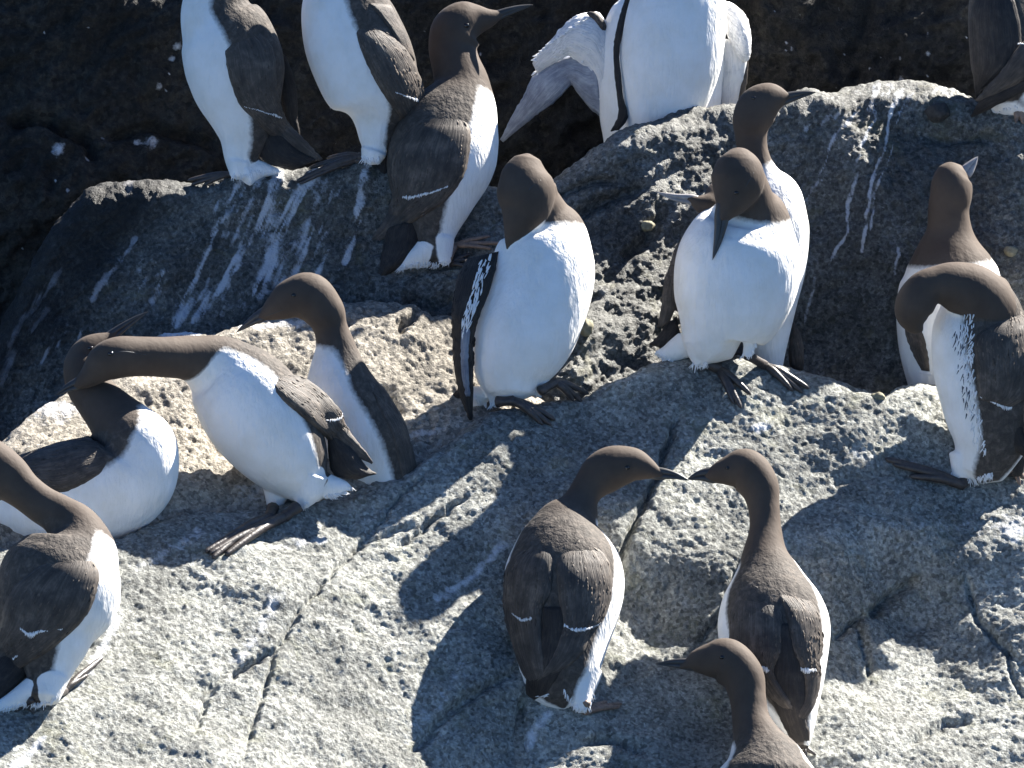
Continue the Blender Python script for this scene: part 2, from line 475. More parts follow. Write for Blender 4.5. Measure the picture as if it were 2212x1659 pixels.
rock_layer("rock_slope", M_MAIN, lambda X, Y: plane(X, Y) + main_res(X, Y) + 0.35 * (1 - sstep(450, 1000, X)) * np.maximum(Y - 1120, 0) + 40 * (1 - sstep(500, 900, X)) * sstep(1080, 1180, Y), main_top, 2600, xs_main, 3.0, 26,
           [(330, 9, 2, 0), (150, 9, 2, 0), (240, 8, 2, 2), (70, 4.5, 3, 0), (24, 2.0, 2, 0), (11, 2.1, 2, 0), (6.5, 1.6, 1, 0)], 1.0, main_guano, main_cracks, 'main', sharp=0.45)

tan_top = [(-1200, 1250), (-300, 1060), (0, 958), (60, 903), (140, 845), (200, 800), (270, 772), (335, 722), (350, 716), (400, 712), (460, 722), (520, 702), (600, 690), (680, 664), (740, 648), (800, 645), (850, 652), (870, 662), (900, 668), (930, 690), (960, 682), (1000, 700), (1060, 760), (1120, 830), (1200, 880), (1320, 930)]
tan_guano = strokes_guano([([(580, 930), (600, 1010), (590, 1060)], 14, 0.75), ([(350, 716), (430, 716)], 10, 0.8), ([(520, 704), (700, 700)], 12, 0.6), ([(880, 935), (960, 930)], 14, 0.5), ([(440, 860), (470, 940)], 16, 0.5)],
                          [(560, 1060, 80, 30, 0.6), (120, 880, 90, 40, 0.62)])
rock_layer("rock_shelf", M_TAN, lambda X, Y: plane(X, Y) - 54 + 0.2 * np.minimum(Y - 1050, 0), tan_top, 1500, axis(-1200, 1320, -40, 1320, 3.2), 3.2, 24,
           [(260, 8, 2, 0), (90, 5, 2, 0), (140, 8, 2, 2), (36, 2.0, 2, 0), (17, 2.0, 2, 0), (8, 2.0, 2, 0)], 2.0, tan_guano,
           [([(905, 675), (880, 700), (860, 720)], 9, 30), ([(870, 890), (840, 860), (800, 840)], 10, 18), ([(745, 700), (760, 705)], 8, 20), ([(760, 800), (775, 800)], 8, 20)], 'tan')

back_z = tps([(0, 720, -110), (0, 900, -40), (300, 420, -190), (300, 760, -80), (560, 375, -200), (600, 690, -100), (740, 640, -130), (760, 360, -215), (960, 575, -150), (960, 470, -200), (1210, 400, -250), (1300, 600, -160), (1300, 780, -30), (1300, 450, -245),
              (1400, 700, -160), (1500, 600, -240), (1560, 770, -230), (1650, 700, -330), (1740, 800, -325), (1880, 850, -305), (2000, 800, -325), (2212, 850, -330), (1900, 500, -400), (1330, 300, -270), (1470, 250, -370), (1740, 230, -470), (2010, 215, -530), (2212, 270, -520),
              (1740, 420, -415), (2120, 500, -430), (0, 1400, 200), (1100, 1100, 150), (2212, 1200, -220), (-1400, 800, 0), (3600, 500, -500), (3600, 1200, -300)])
back_top = [(-1500, 1100), (-300, 900), (0, 730), (60, 610), (130, 480), (200, 420), (300, 390), (400, 396), (440, 392), (500, 376), (600, 368), (660, 362), (700, 356), (780, 352), (860, 372), (940, 400), (1050, 395), (1130, 410), (1210, 372), (1270, 330), (1330, 292), (1400, 266), (1470, 238), (1530, 236), (1590, 226), (1660, 212), (1740, 200), (1800, 206), (1900, 190), (1960, 182), (2010, 184),
            (2060, 200), (2100, 220), (2150, 228), (2212, 236), (2700, 260), (3700, 300)]
bg_strokes = [([(525, 385), (480, 480), (420, 600), (380, 700)], 13, 0.80), ([(600, 380), (560, 500), (500, 580), (420, 690)], 15, 0.85), ([(690, 365), (640, 430), (600, 510), (560, 640)], 17, 0.9),
              ([(790, 370), (775, 410), (780, 450), (745, 565)], 11, 0.9), ([(680, 500), (650, 570), (620, 620)], 34, 0.75), ([(590, 470), (530, 560), (450, 660)], 12, 0.8), ([(290, 515), (250, 580), (195, 650)], 9, 0.95),
              ([(130, 590), (80, 660), (20, 740)], 11, 0.95), ([(105, 670), (70, 720)], 6, 0.8), ([(375, 555), (330, 650)], 10, 0.6), ([(175, 720), (165, 760)], 7, 0.85), ([(125, 740), (95, 785)], 8, 0.95), ([(30, 760), (0, 820)], 16, 0.9),
              ([(285, 385), (275, 420)], 12, 0.85), ([(560, 400), (470, 450)], 16, 0.7), ([(640, 600), (570, 700)], 12, 0.6), ([(700, 560), (610, 690)], 9, 0.55), ([(480, 640), (380, 700)], 14, 0.6),
              ([(1930, 230), (1915, 300), (1890, 380), (1875, 450), (1860, 540)], 5.5, 0.9), ([(1945, 240), (1940, 290), (1920, 340), (1890, 420), (1880, 500)], 4.5, 0.75), ([(1890, 240), (1860, 330), (1835, 420), (1830, 500), (1795, 570)], 5.5, 0.85),
              ([(1850, 240), (1800, 300), (1780, 360), (1760, 400), (1730, 440)], 6, 0.75), ([(1840, 260), (1790, 330), (1775, 390)], 4, 0.6), ([(1940, 535), (1935, 590)], 5, 0.95), ([(1760, 600), (1740, 700)], 6, 0.5), ([(1830, 250), (1780, 262), (1740, 280)], 10, 0.5)]
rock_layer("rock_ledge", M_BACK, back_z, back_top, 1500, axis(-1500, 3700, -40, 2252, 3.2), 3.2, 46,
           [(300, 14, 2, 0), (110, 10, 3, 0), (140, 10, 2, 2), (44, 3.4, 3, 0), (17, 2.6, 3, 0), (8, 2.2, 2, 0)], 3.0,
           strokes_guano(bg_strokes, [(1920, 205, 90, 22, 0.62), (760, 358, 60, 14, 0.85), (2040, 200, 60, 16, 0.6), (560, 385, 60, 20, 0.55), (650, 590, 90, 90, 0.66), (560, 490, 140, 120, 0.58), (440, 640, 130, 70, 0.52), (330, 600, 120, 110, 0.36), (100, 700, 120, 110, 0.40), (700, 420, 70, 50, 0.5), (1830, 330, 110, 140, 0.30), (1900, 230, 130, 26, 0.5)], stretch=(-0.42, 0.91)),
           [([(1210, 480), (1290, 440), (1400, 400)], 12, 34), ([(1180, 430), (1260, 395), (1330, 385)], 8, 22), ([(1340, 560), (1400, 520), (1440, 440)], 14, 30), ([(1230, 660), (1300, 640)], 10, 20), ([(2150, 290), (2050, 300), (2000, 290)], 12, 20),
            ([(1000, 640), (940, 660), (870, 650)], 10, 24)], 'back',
           painted_shade=lambda X, Y: np.clip(0.95 * (1 - sstep(90, 270, (X - 180) + 0.75 * (Y - 420))) + 0.20 * sstep(1600, 1760, X) * sstep(215, 330, Y) * (1 - 0.4 * sstep(1950, 2200, X)) + 0.35 * sstep(300, 620, 900 - np.abs(X - 500)) * 0.6, 0, 1))  # paints shade over the left ledge, its sunlit rim and the right wall

cliff_z = lambda X, Y: -790 - 0.08 * (400 - Y) + 70 * np.exp(-((X - 120) / 260) ** 2 - ((Y - 420) / 170) ** 2)
rng = np.random.RandomState(4)
spots = [(345, 186, 9), (190, 338, 8), (1945, 170, 8), (2003, 118, 7), (145, 412, 5), (225, 290, 4), (1880, 150, 4), (1700, 110, 3), (125, 325, 16), (330, 305, 18), (300, 300, 10), (385, 100, 12), (372, 125, 9)]
spots += [(rng.uniform(0, 1100), rng.uniform(20, 560), rng.uniform(1.5, 4)) for _ in range(60)]
spots += [(rng.uniform(1600, 2150), rng.uniform(10, 200), rng.uniform(1.5, 4)) for _ in range(26)]
def cliff_guano(X, Y, P):
    g = np.zeros(X.shape)
    for (x, y, r) in spots:
        m = (np.abs(X - x) < 5 * r + 8) & (np.abs(Y - y) < 5 * r + 8)
        g[m] = np.maximum(g[m], 0.74 * np.exp(-(((X[m] - x) ** 2 + (Y[m] - y) ** 2) / (r * r + 6)) * 0.7))
    return g
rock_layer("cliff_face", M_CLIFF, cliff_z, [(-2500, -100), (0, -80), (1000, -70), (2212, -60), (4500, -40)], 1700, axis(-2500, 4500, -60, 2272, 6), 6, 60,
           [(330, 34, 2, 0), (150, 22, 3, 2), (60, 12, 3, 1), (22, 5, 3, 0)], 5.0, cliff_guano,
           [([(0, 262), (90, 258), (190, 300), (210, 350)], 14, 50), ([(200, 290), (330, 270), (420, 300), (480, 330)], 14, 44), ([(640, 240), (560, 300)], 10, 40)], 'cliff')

# loose stones lying on the ledges
def stone(x, y, layer, rx, ry, mat, label, seed):
    z = zat(layer, x, y)
    n = 18
    th = np.linspace(0, math.pi, n)[:, None]; ph = np.linspace(0, 2 * math.pi, 2 * n)[None]
    D = np.stack([np.sin(th) * np.cos(ph), np.cos(th) + 0 * ph, np.sin(th) * np.sin(ph)], -1)
    r = 1 + 0.22 * fbm(D, 0.9, 3, 0.5, seed)
    P = D * r[..., None] * np.array([rx, ry, min(rx, ry)]) + np.array([x, y, z + 2])
    base = W(np.array([x, y + ry, z]))
    me = grid_mesh("stone", W(P) - base)
    o = link("stone", me, mat)
    o.location = base
    o["label"] = label; o["category"] = "stone"; o["group"] = "loose stones on the ledges"
stone(1262, 706, 'back', 19, 21, M_STONE, "pale yellowish stone on the ledge right beside the belly of the preening front-facing bird", 1)
stone(1398, 488, 'back', 15, 12, M_STONE, "small yellowish stone stuck in the dark rock left of the long grey bill tip", 2)
stone(2026, 243, 'back', 26, 22, M_STONED, "dark brown stone on the sunlit upper right ledge near the shadowed bird", 3)
stone(1897, 857, 'main', 16, 9, M_STONE, "small flat pale stone at the right end of the sunlit boulder crest", 4)
stone(2184, 543, 'back', 15, 12, M_STONE, "rounded tan stone on the shaded rock wall at the right edge", 5)
stone(600, 1033, 'tan', 12, 8, M_BAR, "tiny white stone behind the tail of the leaning bird", 6) if False else None

# ------------------------------------------------------------------ birds
VIEWS = {1: (600, 0, 1.47467), 2: (1900, 0, 1.47467), 3: (0, 1000, 1.30118), 4: (1700, 500, 1.3825), 5: (0, 1650, 1.167),
         6: (1900, 1700, 1.2094), 7: (3000, 400, 0.9763), 8: (3600, 0, 2.9617), 9: (3500, 1000, 1.5084), 0: (0, 0, 0.54004)}
def conv(v, x, y):
    x0, y0, k = VIEWS[v]
    return (x0 + x / k) * 0.54004, (y0 + y / k) * 0.54004

def loft_samples(v, rows, step=6.0):
    """rows: (xa, ya, xb, yb[, dz[, ratio]]) silhouette pairs from rear to front"""
    R = []
    for r in rows:
        a = conv(v, r[0], r[1]); b = conv(v, r[2], r[3])
        R.append([(a[0] + b[0]) / 2, (a[1] + b[1]) / 2, r[4] if len(r) > 4 else 0.0, (b[0] - a[0]) / 2, (b[1] - a[1]) / 2, r[5] if len(r) > 5 else 0.88])
    s, idx = catmull(R, step=step)
    c = s[:, :3]
    h = s[:, 3:5]; hw = np.maximum(np.linalg.norm(h, axis=1), 0.8)
    t = norm(np.gradient(c, axis=0))
    e1 = np.concatenate([h / hw[:, None], np.zeros((len(h), 1))], 1)
    for i in range(1, len(e1)):
        if np.dot(e1[i], e1[i - 1]) < -0.2: e1[i] = e1[i - 1]
    e1 = norm(e1 - t * np.sum(e1 * t, 1, keepdims=True))
    e2 = norm(np.cross(t, e1))
    e2 = np.where(e2[:, 2:3] < 0, -e2, e2)
    return dict(c=c, hw=hw, ratio=s[:, 5], t=t, e1=e1, e2=e2, idx=idx)

def loft_mesh(L, n=28):
    th = np.linspace(0, 2 * math.pi, n, endpoint=False)
    ring = L['c'][:, None] + L['hw'][:, None, None] * (np.cos(th)[None, :, None] * L['e1'][:, None] + (L['ratio'][:, None] * np.sin(th)[None])[..., None] * L['e2'][:, None])
    m = len(ring)
    caps0 = L['c'][0] - L['t'][0] * L['hw'][0] * 0.45
    caps1 = L['c'][-1] + L['t'][-1] * L['hw'][-1] * 0.45
    V = np.vstack([ring.reshape(-1, 3), caps0, caps1])
    F = []
    for i in range(m - 1):
        for j in range(n):
            k = (j + 1) % n
            F.append((i * n + j, i * n + k, (i + 1) * n + k, (i + 1) * n + j))
    for j in range(n):
        k = (j + 1) % n
        F.append((m * n, k, j)); F.append((m * n + 1, (m - 1) * n + j, (m - 1) * n + k))
    return V, F

def tube(pts, rads, n=10, flat=1.0):
    P = np.array(pts, float)
    s, _ = catmull(np.hstack([P, np.array(rads, float)[:, None]]), n_per=5)
    c, r = s[:, :3], np.maximum(s[:, 3], 0.5)
    t = norm(np.gradient(c, axis=0))
    up = np.array([0.0, -0.4, 0.9])
    e1 = norm(np.cross(t, up)); e2 = norm(np.cross(e1, t))
    th = np.linspace(0, 2 * math.pi, n, endpoint=False)
    ring = c[:, None] + r[:, None, None] * (np.cos(th)[None, :, None] * e1[:, None] + flat * np.sin(th)[None, :, None] * e2[:, None])
    m = len(ring)
    V = np.vstack([ring.reshape(-1, 3), c[0] - t[0] * r[0] * .5, c[-1] + t[-1] * r[-1] * .8])
    F = []
    for i in range(m - 1):
        for j in range(n):
            k = (j + 1) % n
            F.append((i * n + j, (i + 1) * n + j, (i + 1) * n + k, i * n + k))
    for j in range(n):
        k = (j + 1) % n
        F.append((m * n, j, k)); F.append((m * n + 1, (m - 1) * n + k, (m - 1) * n + j))
    return V, F

def merge(parts):
    V, F, o = [], [], 0
    for v, f in parts:
        V.append(v); F += [tuple(i + o for i in q) for q in f]; o += len(v)
    return np.vstack(V), F

def shade_smooth(me):
    me.polygons.foreach_set("use_smooth", np.ones(len(me.polygons), dtype=bool))

class Bird:
    def __init__(self, label, view, body, dors, at, collar, phib, extras=(), headdir=None, vox=3.2, group=None, collar_k=0.0, taper=False, lean=0.0):
        self.lean = lean; self.feet_y = None
        self.v = view
        ax, ay = conv(view, at[1], at[2])
        zz = zat(at[0], ax, ay)
        self.layer = at[0]
        self.z0 = (zz if zz is not None else 0.0) + at[3]
        self.anchor = (ax, ay, self.z0)
        base = W(np.array([ax, ay, self.z0]))
        e = bpy.data.objects.new("seabird", None)
        scene.collection.objects.link(e)
        e.empty_display_size = 0.05
        e.location = base
        e["label"] = label; e["category"] = "seabird"; e["group"] = group or "murres standing on the sea cliff"
        self.root = e; self.base = base
        if taper:      # feathering that runs out onto the base of the bill
            a_, b_ = list(body[-1]), list(body[-2])
            ca = np.array([(a_[0] + a_[2]) / 2, (a_[1] + a_[3]) / 2]); cb = np.array([(b_[0] + b_[2]) / 2, (b_[1] + b_[3]) / 2])
            u_ = (ca - cb) / max(1e-6, np.linalg.norm(ca - cb)) * 17 * VIEWS[view][2] / 0.54
            h_ = np.array([a_[2] - a_[0], a_[3] - a_[1]]) * 0.5
            hn = h_ / np.linalg.norm(h_) * min(np.linalg.norm(h_) * 0.5, 7 * VIEWS[view][2] / 0.54)
            body = list(body) + [tuple([ca[0] + u_[0] - hn[0], ca[1] + u_[1] - hn[1], ca[0] + u_[0] + hn[0], ca[1] + u_[1] + hn[1]] + a_[4:])]
        self.feet_y = conv(view, at[1], at[2])[1]
        def LF(q):
            q['c'][:, 2] += self.z0 + self.lean * np.minimum(0, q['c'][:, 1] - self.feet_y)
            q['t'] = norm(np.gradient(q['c'], axis=0))
            q['e1'] = norm(q['e1'] - q['t'] * np.sum(q['e1'] * q['t'], 1, keepdims=True))
            e2 = norm(np.cross(q['t'], q['e1'])); q['e2'] = np.where(e2[:, 2:3] < 0, -e2, e2)
            return q
        L = LF(loft_samples(view, body))
        lofts = [L]; flags = ['m']
        for ex in extras:
            fl, rows = ex
            q = LF(loft_samples(view, rows))
            lofts.append(q); flags.append(fl)
        V, F = merge([loft_mesh(q) for q in lofts])
        tmp = raw_mesh("tmp", V, F)
        ob = bpy.data.objects.new("tmp", tmp); scene.collection.objects.link(ob)
        md = ob.modifiers.new("r", 'REMESH'); md.mode = 'VOXEL'; md.voxel_size = vox; md.adaptivity = 0
        sm = ob.modifiers.new("s", 'SMOOTH'); sm.factor = 0.5; sm.iterations = 6
        dg = bpy.context.evaluated_depsgraph_get()
        me = bpy.data.meshes.new_from_object(ob.evaluated_get(dg), depsgraph=dg)
        bpy.data.objects.remove(ob); bpy.data.meshes.remove(tmp)
        nv = len(me.vertices)
        co = np.empty(nv * 3, np.float32); me.vertices.foreach_get("co", co); co = co.reshape(-1, 3).astype(float)
        self.co = co
        faces = [tuple(p.vertices) for p in me.polygons]
        self.bvhs = [BVHTree.FromPolygons([Vector(c) for c in co.tolist()], faces)]
        # plumage regions, from the position along the spine and round it
        hood = np.full(nv, -60.0); best = np.full(nv, 1e9)
        arc = np.concatenate([[0], np.cumsum(np.linalg.norm(np.diff(L['c'], axis=0), axis=1))])
        acol = np.interp(collar, L['idx'], arc)
        dcs = []
        for q, fl in zip(lofts, flags):
            dd = np.linalg.norm(co[:, None] - q['c'][None], axis=-1)
            rel = dd / (q['hw'] * np.clip(q['ratio'], 0.6, 1.2))[None]
            k = np.argmin(rel if fl != 'm' else dd / np.maximum(q['hw'], 25)[None], axis=1)
            sc = rel[np.arange(nv), k]
            if fl == 'm':
                dv = np.array(dors, float)
                if dv.ndim == 1: dv = np.tile(dv, (len(q['c']), 1))
                else: dv = np.stack([np.interp(q['idx'], dv[:, 0], dv[:, i]) for i in (1, 2, 3)], 1)
                dv = dv * np.array([1, -1, 1])           # given with y up
                dv = norm(dv - q['t'] * np.sum(dv * q['t'], 1, keepdims=True))
                r = co - q['c'][k]
                # radial direction, unsquashed
                a = np.sum(r * q['e1'][k], 1); b = np.sum(r * q['e2'][k], 1) / q['ratio'][k]
                rn = norm(a[:, None] * q['e1'][k] + b[:, None] * q['e2'][k])
                cosang = np.clip(np.sum(rn * dv[k], 1), -1, 1)
                phi = np.degrees(np.arccos(cosang))
                pb = np.interp(q['idx'][k], *zip(*phib)) if isinstance(phib, (list, tuple)) else phib
                A = arc[k] + np.sum(r * q['t'][k], 1) - acol - collar_k * (cosang)
                B = (pb - phi) * math.pi / 180 * q['hw'][k]
                h = np.maximum(A, B) + 6 * np.exp(-np.abs(A - B) / 12)
                self.headness = np.clip(0.5 + A / 70, 0, 1)
            elif fl == 'b': h = np.full(nv, 40.0)
            else: h = np.full(nv, -40.0)
            m = sc < best
            hood = np.where(m, h, hood); best = np.where(m, sc, best)
            if fl == 'b': self.headness = np.where(m, 1.0, self.headness)
        # smooth the classes over the surface a little
        me.vertices.foreach_set("co", (W(co) - base).reshape(-1).astype(np.float32))
        ed = np.empty(len(me.edges) * 2, np.int32); me.edges.foreach_get("vertices", ed); ed = ed.reshape(-1, 2)
        for _ in range(3):
            s = hood.copy(); c = np.ones(nv)
            np.add.at(s, ed[:, 0], hood[ed[:, 1]]); np.add.at(s, ed[:, 1], hood[ed[:, 0]])
            np.add.at(c, ed[:, 0], 1); np.add.at(c, ed[:, 1], 1)
            hood = s / c
        attr(me, "hood", np.clip(hood, -30, 30) / 4.0); attr(me, "headness", self.headness)
        shade_smooth(me)
        me.update()
        me.name = "body"
        me.materials.clear()
        self.body = link("body", me, M_BIRD, e)
    def cast(self, x, y, which=None):
        z = None
        for b in (self.bvhs if which is None else self.bvhs[:which]):
            h = b.ray_cast(Vector((x, y, 3000)), Vector((0, 0, -1)))
            if h[0] is not None: z = h[0].z if z is None else max(z, h[0].z)
        return z
    def put(self, name, V, F, mat, smooth=True, parent=None):
        me = raw_mesh(name, W(V) - self.base, F)
        if smooth: shade_smooth(me)
        return link(name, me, mat, parent or self.root)
    def wing(self, rows, mat=None, thick=9, bars=(), name="wing", view=None, nc=15, fringe=None, register=True, ridge=1.0, hug=0):
        """rows: (xa, ya, xb, yb[, dz]) leading/trailing edge pairs, shoulder to tip; without dz it lies on the body"""
        v = self.v if view is None else view
        R = []
        for r in rows:
            a = conv(v, r[0], r[1]); b = conv(v, r[2], r[3])
            R.append([a[0], a[1], b[0], b[1], r[4] if len(r) > 4 else 0.0])
        explicit = len(rows[0]) > 4
        s, idx = catmull(R, step=7.0)
        nr = len(s)
        w = np.linspace(0, 1, nc)
        wdt = np.hypot(s[:, 0] - s[:, 2], s[:, 1] - s[:, 3]); seed_ = R[0][0] * 0.37
        rag = np.array([[0.0, 0.0]] * len(s))
        for side in (0, 1):      # uneven feather edges
            q_ = np.stack([np.arange(len(s)) * 0.9 + seed_ + side * 40, np.zeros(len(s)), np.zeros(len(s))], -1)
            rag[:, side] = perlin(q_) * 2.6 / np.maximum(wdt, 8)
        W2 = w[None] * (1 + rag[:, 1:2] * (w[None] > 0.5)) + rag[:, 0:1] * (1 - w[None]) * (w[None] < 0.5)
        if not explicit and thick > 5:      # rounded shoulder
            t0 = np.clip(np.linspace(0, 1, len(s))[:, None] / 0.14, 0, 1)
            W2 = 0.5 + (W2 - 0.5) * np.maximum(0.06, np.sqrt(1 - (1 - t0) ** 2))
        X = s[:, 0:1] * (1 - W2) + s[:, 2:3] * W2; Y = s[:, 1:2] * (1 - W2) + s[:, 3:4] * W2
        # slightly serrated trailing edge
        Z = np.full(X.shape, np.nan)
        wid = np.hypot(s[:, 0] - s[:, 2], s[:, 1] - s[:, 3])
        if explicit:
            Z = self.z0 + self.lean * np.minimum(0, Y.mean(1, keepdims=True) - self.feet_y) + s[:, 4:5] + 0.22 * wid[:, None] * (1 - (2 * w - 1) ** 2)
        else:
            for i in range(nr):
                for j in range(nc):
                    z = self.cast(X[i, j], Y[i, j], 1)
                    if z is not None: Z[i, j] = z
            last = None
            for i in range(nr):
                ok = ~np.isnan(Z[i])
                if ok.any():
                    jj = np.arange(nc); base = np.interp(jj, jj[ok], Z[i][ok])
                    dist = np.min(np.abs(jj[:, None] - jj[ok][None]), axis=1) * wid[i] / nc
                    Z[i] = base - 0.6 * dist
                    last = Z[i].copy()
                    if i and prev is not None: pass
                    prev = Z[i].copy()
                else:
                    Z[i] = (last if last is not None else self.z0) - hug
                    Z[i] = Z[i] * 0.5 + np.mean(Z[i]) * 0.5
                    last = Z[i].copy()
            for _ in range(5):
                Zp = np.pad(Z, 1, mode='edge')
                Z = (Zp[1:-1, 1:-1] * 2 + Zp[:-2, 1:-1] + Zp[2:, 1:-1] + Zp[1:-1, :-2] + Zp[1:-1, 2:]) / 6
        P = np.stack([X, Y, Z], -1)
        du = np.gradient(P, axis=0); dv = np.gradient(P, axis=1)
        N = norm(np.cross(du, dv)); N = np.where(N[..., 2:3] < 0, -N, N)
        tt = np.linspace(0, 1, nr)[:, None]
        endt = sstep(0.0, 0.30, tt) * 0.95 + 0.05 if thick > 5 else np.minimum(1, np.sqrt(np.clip(tt / 0.08, 0, 1)) * 0.7 + 0.3)
        endt = endt * np.clip(0.25 + 0.75 * np.sqrt(np.clip((1 - tt) / 0.35, 0, 1)), 0, 1)
        prof = np.sqrt(np.clip(1 - (2 * w - 1) ** 4, 0, 1))[None] * endt
        th = 0.9 - (4.0 * (1 - sstep(0.0, 0.16, tt)) if thick > 5 and not explicit else 0.0) + np.minimum(thick, wid[:, None] * 0.28) * prof
        # overlapping quills towards the tip
        th = th + ridge * 1.1 * sstep(0.45, 0.75, tt) * (((w * 7.0) % 1.0) - 0.5)[None] * prof
        O = P + N * th[..., None]
        I = P - N * (3.0 if not explicit else 2.0)
        V = np.concatenate([O.reshape(-1, 3), I.reshape(-1, 3)])
        n0 = nr * nc; F = []
        def q(i, j): return i * nc + j
        for i in range(nr - 1):
            for j in range(nc - 1):
                F.append((q(i, j), q(i + 1, j), q(i + 1, j + 1), q(i, j + 1)))
                F.append((n0 + q(i, j), n0 + q(i, j + 1), n0 + q(i + 1, j + 1), n0 + q(i + 1, j)))
            F.append((q(i, 0), n0 + q(i, 0), n0 + q(i + 1, 0), q(i + 1, 0)))
            F.append((q(i, nc - 1), q(i + 1, nc - 1), n0 + q(i + 1, nc - 1), n0 + q(i, nc - 1)))
        for j in range(nc - 1):
            F.append((q(0, j), q(0, j + 1), n0 + q(0, j + 1), n0 + q(0, j)))
            F.append((q(nr - 1, j), n0 + q(nr - 1, j), n0 + q(nr - 1, j + 1), q(nr - 1, j + 1)))
        uvw = np.stack([np.repeat(tt, nc, 1), np.repeat(w[None], nr, 0)], -1).reshape(-1, 2)
        uvw = np.vstack([uvw, uvw])
        nf0 = len(F); nv0 = len(V)
        bvh = BVHTree.FromPolygons([Vector(c) for c in V.tolist()], F)
        if register: self.bvhs.append(bvh)
        extra = []
        for bar in bars:
            pts = [conv(v, p[0], p[1]) for p in bar]
            rads = [p[2] * 0.68 / VIEWS[v][2] for p in bar]
            pp = []
            for (x, y) in pts:
                h = bvh.ray_cast(Vector((x, y, 3000)), Vector((0, 0, -1)))
                z = h[0].z if h[0] is not None else (self.cast(x, y) or self.z0)
                pp.append((x, y, z))
            cc, _ = catmull(np.hstack([np.array(pp), np.array(rads)[:, None]]), step=2.2)
            rb = random.Random(int(abs(pp[0][0]) * 7))
            for c_ in cc:
                ln = max(1.2, c_[3]) * rb.uniform(0.9, 2.0); wd_ = rb.uniform(1.0, 1.7)
                a_ = math.radians(rb.uniform(75, 105))
                dx_, dy_ = math.cos(a_) * ln, math.sin(a_) * ln
                jx, jy = rb.uniform(-.6, .6), rb.uniform(-.8, .8)
                extra.append(tube([(c_[0] - dx_ * .6 + jx, c_[1] - dy_ * .6 + jy, c_[2]), (c_[0] + jx, c_[1] + jy, c_[2] + 0.9), (c_[0] + dx_ * .6 + jx, c_[1] + dy_ * .6 + jy, c_[2])], [wd_ * .6, wd_, wd_ * .4], 5, 0.5))
        if fringe is not None:
            random.seed(len(fringe))
            for (x, y, ang, ln, wd) in fringe:
                x, y = conv(v, x, y)
                h = bvh.ray_cast(Vector((x, y, 3000)), Vector((0, 0, -1)))
                z = (h[0].z if h[0] is not None else self.cast(x, y) or self.z0) + 1.5
                a = math.radians(ang)
                dx, dy = math.cos(a) * ln, math.sin(a) * ln
                pp = [(x - dx * .5, y - dy * .5, z), (x, y, z + 2.5), (x + dx * .5, y + dy * .5, z + 1.0)]
                extra.append(tube(pp, [wd * .5, wd, wd * .25], 6, 0.35))
        blades = []
        if thick >= 8 and name == "wing":
            rb = random.Random(int(abs(R[0][0]) * 13) + nr)
            area = float(np.sum(wdt) * 7.0)
            for _ in range(int(min(150, area / 90))):
                i = int((0.02 + 0.66 * rb.random() ** 0.8) * (nr - 2)); j = rb.randrange(1, nc - 1)
                p0 = O[i, j]; i2 = min(nr - 1, i + 2)
                d = norm(O[i2, j] - O[i, j]); l = rb.uniform(8, 17) * (0.6 if wdt[i] < 30 else 1.0); wd_ = rb.uniform(1.6, 3.0)
                a_ = rb.uniform(-0.25, 0.25); sd_ = norm(np.cross(N[i, j], d)); d = norm(d + sd_ * a_)
                nn_ = N[i, j]
                k2 = min(nr - 1, i + 1); q1 = O[i2, j]
                blades.append(tube([p0 - nn_ * 1.0, p0 + d * l * .5 - nn_ * 0.15, p0 + d * l - nn_ * 0.2], [wd_ * .7, wd_, wd_ * .35], 5, 0.20))
        nfb = None
        if blades:
            Vb, Fb = merge(blades)
            F = F + [tuple(k_ + len(V) for k_ in f) for f in Fb]
            V = np.vstack([V, Vb]); uvw = np.vstack([uvw, np.zeros((len(Vb), 2))])
            nfb = nf0; nf0 = len(F); nv0 = len(V)
        if extra:
            Ve, Fe = merge(extra)
            V = np.vstack([V, Ve]); F = F + [tuple(i + nv0 for i in f) for f in Fe]
            uvw = np.vstack([uvw, np.zeros((len(Ve), 2))])
        me = raw_mesh(name, W(V) - self.base, F)
        shade_smooth(me)
        uvl = me.uv_layers.new(name="wing")
        li = np.empty(len(me.loops), np.int32); me.loops.foreach_get("vertex_index", li)
        uvl.data.foreach_set("uv", uvw[li].reshape(-1).astype(np.float32))
        fm = M_FEATH if (mat is None or mat is M_WING) else (M_FEATHD if mat is M_WINGD else (M_BAR if mat is M_WINGU else mat))
        o = link(name, me, [mat or M_WING, M_BAR, fm], self.root)
        if nfb is not None:
            mi = np.zeros(len(me.polygons), np.int32); mi[nfb:nf0] = 2; mi[nf0:] = 1
            me.polygons.foreach_set("material_index", mi)
            return o
        if extra:
            mi = np.zeros(len(me.polygons), np.int32); mi[nf0:] = 1
            me.polygons.foreach_set("material_index", mi)
        return o
